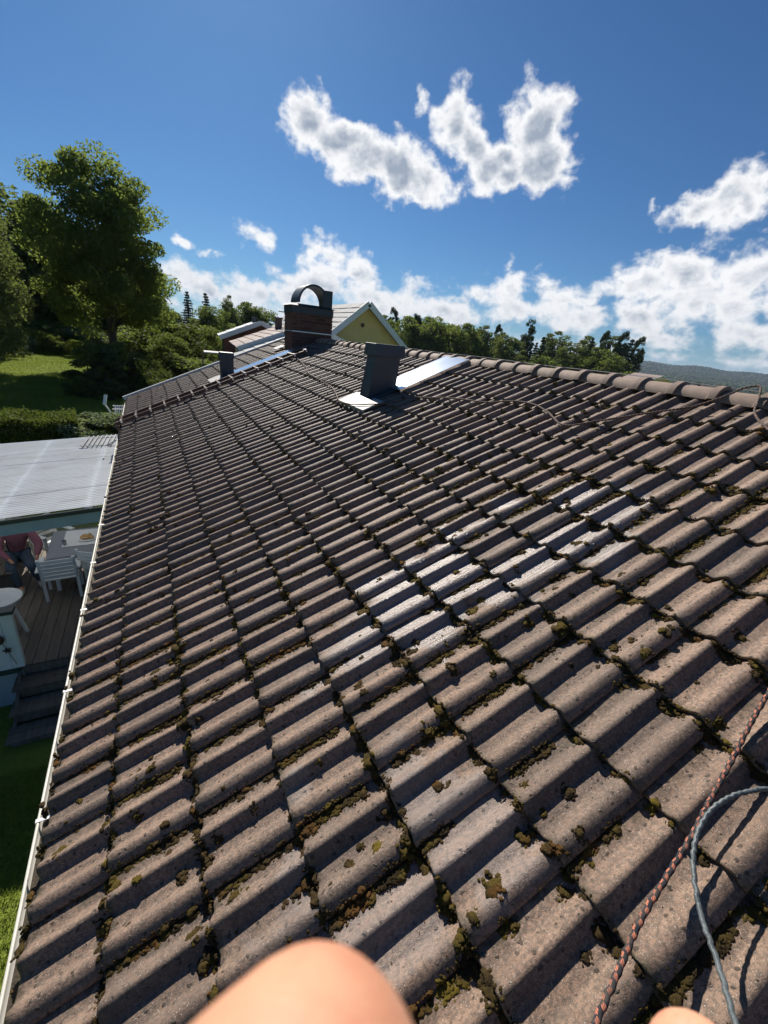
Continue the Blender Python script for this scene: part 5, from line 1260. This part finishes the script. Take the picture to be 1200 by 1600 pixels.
V = MV[3][0] * np.array([.088, .095, .085]) + np.array(J['tp'][0]) + np.array([0, .02, .0]); link('hair', fast_mesh('hair', V, ICO[3][1], True), simple('grey_hair', (.25, .23, .20), (.35, .33, .30), .8, 40), per)
for sx_ in (-.03, .03):
    V = ICO[2][0] * .012 + np.array(J['hd'][0]) + np.array([sx_, -.078, .03]); link('eye', fast_mesh('eye', V, ICO[2][1], True), simple('eye', (.05, .04, .04), None, .2), per)
V = ICO[2][0] * np.array([.014, .02, .024]) + np.array(J['hd'][0]) + np.array([0, -.085, .0]); link('nose', fast_mesh('nose', V, ICO[2][1], True), skin_m, per)

# photographer standing on the roof behind the camera; a knuckle and a dirty fingertip reach into the frame
ph = empty('photographer', (0, -.45, 3.6), 0, 'photographer standing on the roof, blurred knuckle and fingertip showing at the bottom edge', 'person')
oo = Vector((0, -.45, 3.6))
def g_(x, y, z, r_): return (tuple(Vector((x, y, z)) - oo), r_)
def cg(x, y, z, r_): return (tuple(Vector((x, y, z)) + CAM_POS - oo), r_)
H1 = dict(hip=g_(0, -.62, 4.50, .13), sp=g_(0, -.63, 4.72, .125), ch=g_(0, -.60, 4.95, .13), nk=g_(0, -.58, 5.16, .055), hd=g_(0, -.55, 5.30, .085), tp=g_(0, -.55, 5.42, .075),
 sl=g_(-.19, -.58, 5.06, .055), el=g_(-.24, -.36, 4.96, .042), wl=g_(-.07, -.16, 5.26, .026), pl=cg(-.035, -.085, -.165, .026),
 sr=g_(.19, -.58, 5.06, .055), er=g_(.30, -.36, 4.96, .042), wr=g_(.19, -.16, 5.22, .026), pr=cg(.155, -.075, -.225, .026),
 tl=g_(-.10, -.62, 4.44, .09), kl=g_(-.20, -.50, 4.02, .062), al=g_(-.22, -.58, 3.62, .042), fl=g_(-.22, -.42, 3.57, .036),
 tr=g_(.10, -.62, 4.44, .09), kr=g_(.20, -.48, 4.08, .062), ar=g_(.22, -.58, 3.82, .042), fr=g_(.22, -.42, 3.77, .036),
 t1=cg(0.0000, 0.0080, -0.0620, 0.0190), t2=cg(.0064, .0124, -.0650, .0138), t3=cg(.0133, .0206, -.0720, .0086))
E1_ = [('hip', 'sp'), ('sp', 'ch'), ('ch', 'nk'), ('nk', 'hd'), ('hd', 'tp'), ('ch', 'sl'), ('sl', 'el'), ('el', 'wl'), ('wl', 'pl'), ('ch', 'sr'), ('sr', 'er'), ('er', 'wr'), ('wr', 'pr'), ('hip', 'tl'), ('tl', 'kl'), ('kl', 'al'), ('al', 'fl'), ('hip', 'tr'), ('tr', 'kr'), ('kr', 'ar'), ('ar', 'fr'),
 ('pl', 't1'), ('t1', 't2'), ('t2', 't3')]
# the other four fingers of each hand curl beneath the phone
for k in range(4):
    for (hand, base_, sgn) in (('l', (-.035, -.085, -.165), 1), ('r', (.155, -.075, -.225), -1)):
        bx, by, bz = base_; fx = bx + (-.022 + .020 * k) * sgn; L = (.9, 1.0, .95, .78)[k]
        n0, n1, n2, n3 = ['%s%d%d' % (hand, k, q) for q in range(4)]
        H1[n0] = cg(fx, by - .012, bz + .028, .0100); H1[n1] = cg(fx - .002 * sgn, by - .022, bz + .028 + .034 * L, .0090)
        H1[n2] = cg(fx - .004 * sgn, by - .012, bz + .028 + .055 * L, .0082); H1[n3] = cg(fx - .004 * sgn, by + .006, bz + .028 + .060 * L, .0074)
        E1_ += [(n0, n1), (n1, n2), (n2, n3)]
# right thumb: the dirty fingertip
H1['r90'] = cg(.140, -.045, -.205, .012); H1['r91'] = cg(.112, -.018, -.172, .0135); H1['r92'] = cg(.0950, -.0004, -.1480, .0138)
E1_ += [('pr', 'r90'), ('r90', 'r91'), ('r91', 'r92')]
roots = ['hip'] + [k for k in H1 if len(k) == 3 and k[2] == '0' and k[0] in 'lr' and k not in ('r90',)]
bd = body('body', H1, E1_, skin_m, ph, roots, sub=3, smooth_=.5)
def sj(keys, dr): return {k: (H1[k][0], H1[k][1] + dr) for k in keys}
body('work_shirt', {**sj(['hip', 'sp', 'ch', 'sl', 'el', 'sr', 'er'], .018)}, [e for e in E1_ if set(e) <= {'hip', 'sp', 'ch', 'sl', 'el', 'sr', 'er'}], simple('dark_blue_shirt', (.03, .04, .07), None, .9), ph, ('ch',))
body('work_trousers', {**sj(['hip', 'tl', 'kl', 'tr', 'kr', 'al', 'ar'], .02)}, [e for e in E1_ if set(e) <= {'hip', 'tl', 'kl', 'tr', 'kr', 'al', 'ar'}], simple('grey_trousers', (.06, .06, .06), None, .9), ph, ('hip',))
V = MV[3][1] * np.array([.095, .10, .09]) + np.array(H1['tp'][0]) + np.array([0, -.02, .0]); link('hair', fast_mesh('hair', V, ICO[3][1], True), simple('brown_hair', (.10, .07, .045), None, .8), ph)

# ================================================================ AIR
hz = bpy.data.materials.new('haze'); hz.use_nodes = True; t = NT(hz.node_tree)
vol = t.n('ShaderNodeVolumePrincipled', {'Color': (.60, .76, 1.0, 1), 'Density': 0.00007, 'Anisotropy': 0.2}); ou = t.n('ShaderNodeOutputMaterial', {'Volume': vol.outputs[0]})
zlow = float(V_min) if False else float(Z.min()) - 1.5
mb = MB(); mb.box2((-9500, -9500, zlow), (9500, 9500, 190)); hzo = mb.build('haze', hz); tag(hzo, kind='stuff')
